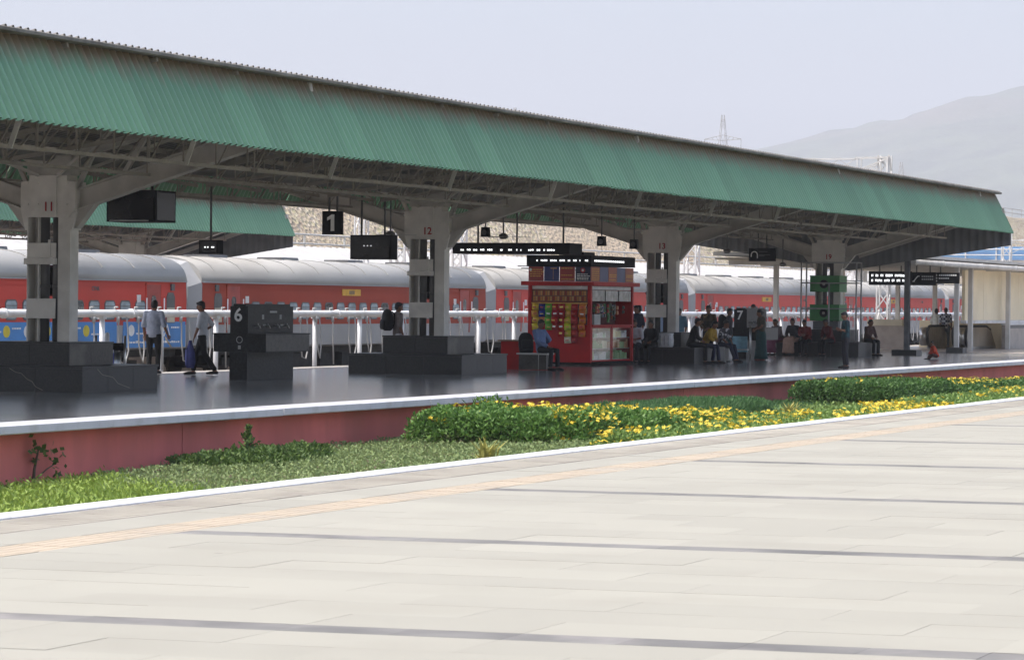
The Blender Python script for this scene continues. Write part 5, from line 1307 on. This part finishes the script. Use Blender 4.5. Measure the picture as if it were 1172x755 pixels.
human('man whose dark hair shows just above booth 7', (-30.6,100.6,0), PI, H=1.75, shirt=(70,60,60), pants=(40,40,44))
human('woman in dark teal sari standing with bowed head right of booth 7', (-28.3,93.9,0), PI/2+.6, dict(head=(0,.07,1.56), elR=(.22,.05,1.12), wrR=(.08,.2,1.05), elL=(-.22,.05,1.12), wrL=(-.08,.22,1.02)), H=1.60, shirt=(66,58,44), skirt=((22,62,62),'stand'), hair='bun', sleeve='short', shoe=(120,50,40))
# people at the far plinth
human('woman with bowed head in grey top and maroon skirt at the far plinth', (-30.7,104.2,0), PI-.5, dict(sitting(.46,.16)), H=1.62, shirt=(88,78,80), skirt=((96,40,66),'sit'), hair='bun', fr=(0,-.4))
human('woman in dark top with a pale beige wrap sitting at the far plinth', (-30.2,104.2,0), PI-.2, dict(sitting(.46,.10)), H=1.66, shirt=(36,36,44), skirt=((160,128,112),'sit'), hair='bun')
human('woman in red top looking at her phone, third from left at the far plinth', (-29.75,104.2,0), PI-.1, dict(sitting(.46,.18), wrR=(.05,.36,.76), wrL=(-.05,.36,.76)), H=1.60, shirt=(110,32,32), pants=(24,24,26), hair='bun', fr=(0,-.5))
human('person in dark red shirt leaning on the far plinth below the green cabinet', (-28.95,104.35,0), PI-.6, dict(sitting(.47,.14)), H=1.62, shirt=(92,28,34), pants=(26,26,30))
human('person in brown top sitting on the right side of the far plinth', (-28.2,106.3,0), -PI/2-.5, dict(sitting(.46,.08)), H=1.64, shirt=(82,56,50), pants=(20,20,24), hair='bun')
human('young man in teal shirt standing at the platform edge looking at his phone', (-22.95,84.2,0), PI/2+.55, dict(elR=(.24,.02,1.10), wrR=(.07,.19,1.15), elL=(-.24,.02,1.10), wrL=(-.06,.20,1.17), head=(0,.045,1.57)), H=1.56, shirt=fabric_spots('teal_shirt', ((12,42,52),(16,50,58),(26,66,74)), 12), pants=(34,34,42), sleeve='half', skin=(140,98,76), fr=(0,-.3))
human('man in white shirt and pale trousers standing at the escalators', (-31.55,130.2,0), -.4, H=1.66, shirt=(205,208,200), pants=(150,150,135), sleeve='long')
human('man in black and white checked shirt standing at the escalators', (-30.86,129.0,0), .1, H=1.70, shirt=fabric_check('checked_cloth', (190,195,205), (50,55,75), 11), pants=(98,112,128), sleeve='half')
human('child in orange shirt sitting on the floor near the far right of the platform', (-24.55,101.4,0), PI/2+.6, dict(sitting(.10,.14), knR=(.2,.30,.22), knL=(-.2,.30,.22), anR=(.1,.44,.06), anL=(-.1,.44,.06), wrR=(.1,.4,.3), wrL=(-.1,.4,.3)), H=1.06, shirt=(190,66,36), pants=(70,40,34), fr=(0,-.4))
t = thing('feed_sack', 'white woven sack resting on the plinth at column 13', 'sack', (-28.95,86.5,.475))
b = MB(); b.rings([[Vector((math.copysign(abs(math.cos(2*PI*k/16))**.6, math.cos(2*PI*k/16))*rx, math.copysign(abs(math.sin(2*PI*k/16))**.6, math.sin(2*PI*k/16))*.12, z)) for k in range(16)] for z, rx in ((0,.20),(.05,.235),(.2,.24),(.36,.22),(.41,.24))]); b.build('cloth', fab((225,225,226)), t, local=True)
b = MB()
for x_ in (-.12,0,.12): b.box(x_-.006, x_+.006, -.135, -.124, .05, .33)
b.build('seam', plain((130,130,135)), t, local=True)
# evaluate the voxel skins in one go
for o, v, ex in REM:
    md = o.modifiers.new('skin', 'REMESH'); md.mode = 'VOXEL'; md.voxel_size = v; md.use_smooth_shade = True
dg = bpy.context.evaluated_depsgraph_get(); dg.update()
import bmesh
new = []
for o, v, ex in REM: new.append(bpy.data.meshes.new_from_object(o.evaluated_get(dg)))
for (o, v, ex), me in zip(REM, new):
    o.modifiers.clear()
    mats_ = list(o.data.materials); me.materials.clear()
    for mm in mats_: me.materials.append(mm)
    if ex and ex.f:
        bm = bmesh.new(); bm.from_mesh(me); vs = [bm.verts.new(p) for p in ex.v]
        for f_, mi_ in zip(ex.f, ex.mi):
            try: fc = bm.faces.new([vs[i] for i in f_]); fc.material_index = mi_; fc.smooth = True
            except ValueError: pass
        bm.to_mesh(me); bm.free()
    old = o.data; nm = old.name; o.data = me; bpy.data.meshes.remove(old); me.name = nm
# ================================================================== GARDEN BED
def leafmat(name, c, c2, tr=.25):
    m = bpy.data.materials.new(name); m.use_nodes = True; n = m.node_tree.nodes; L = m.node_tree.links; b = n['Principled BSDF']
    b.inputs['Roughness'].default_value = .55; b.inputs['Specular IOR Level'].default_value = .35
    g_ = n.new('ShaderNodeNewGeometry'); mx = n.new('ShaderNodeMix'); mx.data_type = 'RGBA'; mx.inputs['A'].default_value = (*c,1); mx.inputs['B'].default_value = (*c2,1)
    L.new(g_.outputs['Random Per Island'], mx.inputs['Factor']); L.new(mx.outputs['Result'], b.inputs['Base Color'])
    t = n.new('ShaderNodeBsdfTranslucent'); L.new(mx.outputs['Result'], t.inputs['Color']); ms = n.new('ShaderNodeMixShader'); ms.inputs[0].default_value = tr
    L.new(b.outputs[0], ms.inputs[1]); L.new(t.outputs[0], ms.inputs[2]); L.new(ms.outputs[0], n['Material Output'].inputs[0])
    return m
ML_grass = leafmat('grass_blade', (.19,.29,.045), (.30,.41,.08)); ML_cover = leafmat('ground_cover_leaf', (.17,.245,.09), (.25,.325,.13))
ML_hedge = leafmat('hedge_leaf', (.065,.16,.03), (.16,.29,.065)); ML_feather = leafmat('feather_leaf', (.06,.15,.05), (.11,.22,.08))
ML_low = leafmat('low_leaf', (.13,.23,.05), (.24,.35,.10)); ML_clip = leafmat('clipped_leaf', (.045,.115,.025), (.10,.20,.05))
ML_flower = leafmat('yellow_petal', (.70,.50,.03), (.78,.62,.08), .2); ML_spike = leafmat('yellow_green_leaf', (.28,.30,.06), (.42,.38,.12)); ML_vine = leafmat('vine_leaf', (.06,.12,.03), (.13,.2,.05))
M_stem = mat('woody_stem', (.10,.075,.05), .9, scale=8)
def leaves(P, size, asp=.45, upb=.4, fold=.15):
    """diamond leaves at points P"""
    n = len(P); d = npr.normal(size=(n,3)); d[:,2] = np.abs(d[:,2])*.6+upb; d /= np.linalg.norm(d, axis=1)[:,None]
    a = npr.normal(size=(n,3)); a -= d*(a*d).sum(1)[:,None]; a /= np.linalg.norm(a, axis=1)[:,None]
    s = size*npr.uniform(.6,1.3,n)[:,None]
    m_ = P + d*s*.5 
    V = np.stack([P, m_+a*s*asp*.5, P+d*s, m_-a*s*asp*.5], 1).reshape(-1,3)
    F = np.arange(4*n).reshape(n,4)
    return V, F
def dome_points(n, x0, x1, y0, y1, zb, zt, edge=.25, rough=.10, sc_=1.6, shell=.7, seed=0):
    """points through a clipped hedge volume with an uneven top, most near its surface"""
    X = npr.uniform(x0, x1, n); Y = npr.uniform(y0, y1, n)
    ex = np.minimum(np.minimum(X-x0, x1-X)/edge, np.minimum(Y-y0, y1-Y)/edge); ex = np.clip(ex, 0, 1)
    ht = np.sqrt(1-(1-ex)**2)*.75+.25
    bump = np.array([mnoise.noise(Vector((x*sc_, y*sc_, seed))) + .5*mnoise.noise(Vector((x*sc_*3, y*sc_*3, seed+5))) for x, y in zip(X, Y)])
    top = zb+(zt-zb)*ht + rough*bump
    t = npr.uniform(0,1,n)**(1/(1+3*shell)); Z = zb + (top-zb)*t
    return np.stack([X,Y,Z],1), top
def plant(name, label, cat, loc, parts, group=None):
    t = thing(name, label, cat, loc, group=group)
    for pn, V, F, mm, kind in parts:
        o = link(fastmesh(pn, V-np.array(loc), F, [mm]), pn, t)
        if kind: o['kind'] = kind
    return t
def stems(n, x0, x1, y0, y1, zb, h):
    b = MB()
    for i in range(n):
        x, y = rnd.uniform(x0,x1), rnd.uniform(y0,y1); q = Vector((x+rnd.uniform(-.15,.15), y+rnd.uniform(-.15,.15), zb+h*rnd.uniform(.6,.9)))
        b.tube([(x,y,zb-.05),((x+q.x)/2+.03,(y+q.y)/2,zb+h*.4),q], [.014,.011,.006], 5)
    return b
def flowers(P, r=.04):
    """small five-petal clusters"""
    n = len(P); V = []; F = []
    for p in P:
        k = rnd.randint(4,9)
        for _ in range(k):
            c = Vector(p)+Vector((rnd.gauss(0,.08), rnd.gauss(0,.08), rnd.uniform(-.03,.07))); nrm = Vector((rnd.gauss(0,.5), rnd.gauss(0,.5), 1)).normalized()
            a = nrm.orthogonal().normalized(); bb = nrm.cross(a); o = len(V)
            for j in range(5):
                th = j*2*math.pi/5; u = a*math.cos(th)+bb*math.sin(th); v = nrm.cross(u)
                V += [c, c+u*r*.6+v*r*.34+nrm*r*.2, c+u*r+nrm*r*.25, c+u*r*.6-v*r*.34+nrm*r*.2]; F.append((len(V)-4,len(V)-3,len(V)-2,len(V)-1))
    return np.array([tuple(v) for v in V]), np.array(F)
def hedge(name, label, x0, x1, y0, y1, zb, zt, dens, leaf, mm, nfl=0, group=None, cat='shrub', rough=.10, edge=.3, upb=.4, asp=.45, fl_near=0., seed=0, frac=1.):
    nfl = int(nfl*1.6); n = int((x1-x0)*(y1-y0)*dens); P, top = dome_points(n, x0, x1, y0, y1, zb, zt, edge, rough, seed=seed)
    V, F = leaves(P, leaf, asp, upb)
    parts = [('foliage', V, F, mm, None)]
    if nfl:
        Q, tp = dome_points(nfl*3, x0+.05+(x1-x0)*fl_near, x1-.02, y0+.05, y1-.05, zb, zt, edge, rough, seed=seed); Q[:,2] = tp - npr.uniform(-.06,.12,len(Q))
        cl = np.array([mnoise.noise(Vector((q[0]*.9, q[1]*.9, 9))) for q in Q]); Q = Q[np.argsort(-cl+npr.uniform(-.25,.25,len(Q)))][:nfl]
        fv, ff = flowers(Q); parts.append(('flowers', fv, ff, ML_flower, 'stuff'))
    t = plant(name, label, cat, ((x0+x1)/2,(y0+y1)/2,zb), parts, group)
    stems(int((x1-x0)*(y1-y0)*3)+3, x0+.2, x1-.2, y0+.2, y1-.2, zb, zt-zb).build('stem', M_stem, t)['kind'] = 'stuff'
    return t
# height allowed for plants so that the red wall shows above them as far as it does in the place
def zsoil(y): return np.interp(y, [0,30,42,52,300], [-1.05,-.97,-.80,-.70,-.66])
def cap(X, Y):   # low against the wall, taller towards the kerb
    return np.interp(X, [-21.7,-19.,-16.,-13.5,-12.6], [.04,.12,.26,.40,.42])
n = 30000; X = npr.uniform(-21.6,-12.7,n); Y = npr.uniform(20,44.5,n)
keep = (Y < 39.5 + (X+21.6)*-1.1) | ((X > -15.0) & (Y < 35.5)) | (X > -13.6); X, Y = X[keep], Y[keep]
Zb = zsoil(Y); Hh = cap(X,Y)*npr.uniform(.7,1.35,len(X))+npr.uniform(.02,.10,len(X)); ang = npr.uniform(0,6.28,len(X)); ln = npr.uniform(.05,.2,len(X)); wd = .018
V = np.stack([np.stack([X-wd*np.sin(ang),Y+wd*np.cos(ang),Zb],1), np.stack([X+wd*np.sin(ang),Y-wd*np.cos(ang),Zb],1), np.stack([X+ln*.4*np.cos(ang)+wd*.8*np.sin(ang),Y+ln*.4*np.sin(ang)-wd*.8*np.cos(ang),Zb+Hh*.65],1), np.stack([X+ln*np.cos(ang),Y+ln*np.sin(ang),Zb+Hh],1)],1).reshape(-1,3)
P = np.stack([X,Y,Zb+Hh*npr.uniform(.4,1.,len(X))],1); V2, F2 = leaves(P, .075, .35, .5)
tag(link(fastmesh('grass', np.concatenate([V,V2]), np.concatenate([np.arange(len(V)).reshape(-1,4), F2+len(V)]), [ML_grass]), 'grass'), kind='stuff')
# creeping ground cover
n = 120000; X = npr.uniform(-21.5,-12.75,n); Y = npr.uniform(29,54,n)
keep = (Y > 39.0 + (X+21.6)*-1.1) & ~((X > -15.) & (Y < 35.)); X, Y = X[keep], Y[keep]
nz_ = np.array([.06*mnoise.noise(Vector((x*.8,y*.8,2))) + .05*mnoise.noise(Vector((x*2.6,y*2.6,4))) for x, y in zip(X,Y)])
Z = zsoil(Y) + np.maximum(.03, cap(X,Y)*.9+.06+nz_)*npr.uniform(0,1,len(X))**.35
V, F = leaves(np.stack([X,Y,Z],1), .05, .55, .35)
tag(link(fastmesh('ground_cover', V, F, [ML_cover]), 'ground_cover'), kind='stuff')
n = 34000; X = npr.uniform(-21.3,-12.75,n); Y = npr.uniform(54,110,n); Z = -.66 + np.maximum(.04,cap(X,Y)*.9+np.array([.07*mnoise.noise(Vector((x*.8,y*.8,2))) for x, y in zip(X,Y)]))*npr.uniform(0,1,n)**.4
V, F = leaves(np.stack([X,Y,Z],1), .10, .5, .35)
tag(link(fastmesh('ground_cover', V, F, [ML_low]), 'ground_cover'), kind='stuff')
GR = 'yellow-flowered shrubs in the garden bed'
# flowering hedge, several shrubs
hedge('flowering_shrub', 'dense dark leafy shrub with few yellow flowers, left end of the flowering row', -20.6,-17.4,47.9,50.4,-.72,-.10, 2900, .095, ML_hedge, 60, GR, rough=.10, seed=1, cat='shrub')
hedge('flowering_shrub', 'leafy shrub with yellow flowers, second from the left of the flowering row', -20.5,-17.2,50.1,52.4,-.71,-.18, 2700, .09, ML_hedge, 95, GR, rough=.10, seed=2)
hedge('flowering_shrub', 'shrub thick with yellow flowers, third from the left of the flowering row', -20.2,-16.9,52.1,54.3,-.70,-.26, 2700, .09, ML_hedge, 150, GR, rough=.10, seed=3)
hedge('flowering_shrub', 'shrub with yellow flowers at the right end of the row below the kiosk', -19.9,-16.5,54.0,56.8,-.70,-.34, 2600, .09, ML_hedge, 140, GR, rough=.10, seed=4)
hedge('feathery_shrub', 'broad dark green feathery shrub along the red wall behind the yellow flowers, left half', -21.5,-19.5,57.0,66.,-.70,-.38, 3800, .13, ML_feather, 0, 'feathery shrubs along the red wall', rough=.08, upb=1.2, asp=.16, seed=5)
hedge('feathery_shrub', 'lower feathery shrub along the red wall, reaching right to the clipped hedge', -21.5,-19.6,65.6,75.,-.80,-.66, 3600, .13, ML_feather, 0, 'feathery shrubs along the red wall', rough=.08, upb=1.2, asp=.16, seed=6)
for i, (y0, y1, nf, lab) in enumerate(((45.2,48.6,60,'low light green plants dotted with yellow flowers along the white kerb, left clump'),(48.8,53.2,75,'low light green plants with yellow flowers along the white kerb, middle clump'),(53.4,57.5,50,'low light green plants with yellow flowers along the kerb below the clipped hedge'),(57.8,62.5,130,'low plants thick with yellow blooms along the white kerb, right clump'))):
    hedge('low_flowering_plant', lab, -16.4,-13.6,y0,y1,-.66,-.30, 2200, .08, ML_low, nf, 'low flowering plants along the kerb', cat='plant', rough=.08, seed=10+i)
hedge('clipped_hedge', 'dark clipped hedge with a square left end below the far platform edge', -20.7,-18.0,70.9,76.4,-.66,-.09, 3000, .09, ML_clip, 14, 'clipped hedges at right', rough=.04, edge=.2, cat='hedge', seed=20)
hedge('clipped_hedge', 'clipped hedge topped with many yellow flowers right of the dark square end', -20.7,-17.6,76.2,84.0,-.70,-.27, 2500, .10, ML_clip, 170, 'clipped hedges at right', rough=.05, edge=.2, cat='hedge', seed=21)
hedge('clipped_hedge', 'clipped green hedge with yellow flowers running to the right edge of the picture', -20.7,-17.0,83.8,97,-.74,-.45, 1900, .10, ML_clip, 240, 'clipped hedges at right', rough=.06, edge=.25, cat='hedge', seed=22)
hedge('low_flowering_plant', 'light green shrub thick with yellow flowers at the right edge of the garden bed', -17.2,-13.8,66,88,-.66,-.34, 1400, .10, ML_low, 240, 'low flowering plants along the kerb', cat='plant', rough=.08, seed=15)
hedge('wild_shrub', 'dark bushy shrub against the red wall above the ground cover', -21.4,-19.8,41.0,43.9,-.84,-.58, 2600, .08, ML_vine, 0, cat='shrub', rough=.16, seed=30)
# upright twig of the wild shrub
P = np.array([(-20.9+rnd.gauss(0,.10)*(1-i/260), 42.7+rnd.gauss(0,.14)*(1-i/260), -.7+.5*i/260) for i in range(260)]); V, F = leaves(P, .085, .5, .4)
plant('sapling', 'thin upright leafy sapling rising from the bushes against the red wall', 'sapling', (-20.9,42.7,-.80), [('foliage', V, F, ML_vine, None)])
b = MB(); b.tube([(0,0,0),(.03,.02,.5),(0,0,.58)], [.02,.014,.006], 6); b.build('stem', M_stem, [o for o in bpy.data.objects if o.name.startswith('sapling')][0], local=True)
# vine on the wall
P = np.array([(-21.62+abs(rnd.gauss(0,.05)), 37.6+rnd.gauss(0,.15), -.42+rnd.gauss(0,.09)) for i in range(28)] + [(-21.62+abs(rnd.gauss(0,.05)), 38.1+rnd.gauss(0,.11), -.62+rnd.gauss(0,.12)) for i in range(22)]); V, F = leaves(P, .105, .7, .2)
t = plant('wall_vine', 'small weed with broad leaves growing up the red wall at left', 'weed', (-21.6,37.6,-.98), [('foliage', V, F, ML_vine, None)])
b = MB(); b.tube([(.0,-.1,.0),(.0,-.06,.35),(.0,.05,.62)], [.03,.02,.012], 6); b.tube([(.0,-.08,.2),(.0,.3,.35),(.0,.55,.42)], [.012,.01,.006], 5); b.build('stem', M_stem, t, local=True)
# spiky yellow-green plants
def spiky(x, y, z, h, lab, n=34, wd=.05):
    t = thing('spiky_plant', lab, 'plant', (x,y,z), group='spiky yellow-green plants')
    for i in range(n):
        a_ = rnd.uniform(0,6.28); r_ = rnd.uniform(.15,.55)*h; hh_ = h*rnd.uniform(.55,1.)
        p0 = Vector((rnd.gauss(0,.04),rnd.gauss(0,.04),0)); d = Vector((math.cos(a_),math.sin(a_),0)); s_ = Vector((-d.y,d.x,0))*wd/2
        p1 = p0+d*r_*.35+Vector((0,0,hh_*.6)); p2 = p0+d*r_+Vector((0,0,hh_*rnd.uniform(.75,1.)))
        b = MB(); b.add([p0-s_*.5,p0+s_*.5,p1+s_,p1-s_,p1+Vector((0,0,-.008)),p2], [(0,1,2,4,3),(3,4,2,5)]); b.build('leaf', ML_spike, t, local=True)
spiky(-16.6,41.6,-.72,.60,'yellow-green spiky plant in the grey ground cover left of the flowering shrubs')
spiky(-15.2,49.5,-.66,.50,'dry yellowish spiky plant at the kerb below the flowering shrubs', 40, .045)
spiky(-18.2,62.5,-.68,.5,'yellow-green spiky plant in front of the feathery shrub, left of the clipped hedge', 44, .05)
spiky(-16.2,73.0,-.64,.50,'dry spiky plant at the foot of the right hedge', 30, .05)
spiky(-15.8,75.5,-.64,.50,'second dry spiky plant at the foot of the right hedge, further right', 30, .05)
P = np.array([(-20.4+rnd.gauss(0,.10), 51.2+rnd.gauss(0,.22), -.18+rnd.uniform(0,.2)) for i in range(130)]); V, F = leaves(P, .12, .3, .9)
plant('leafy_sprout', 'tuft of upright narrow leaves standing above the left flowering shrub', 'plant', (-20.4,51.2,-.7), [('foliage', V, F, ML_hedge, None)])
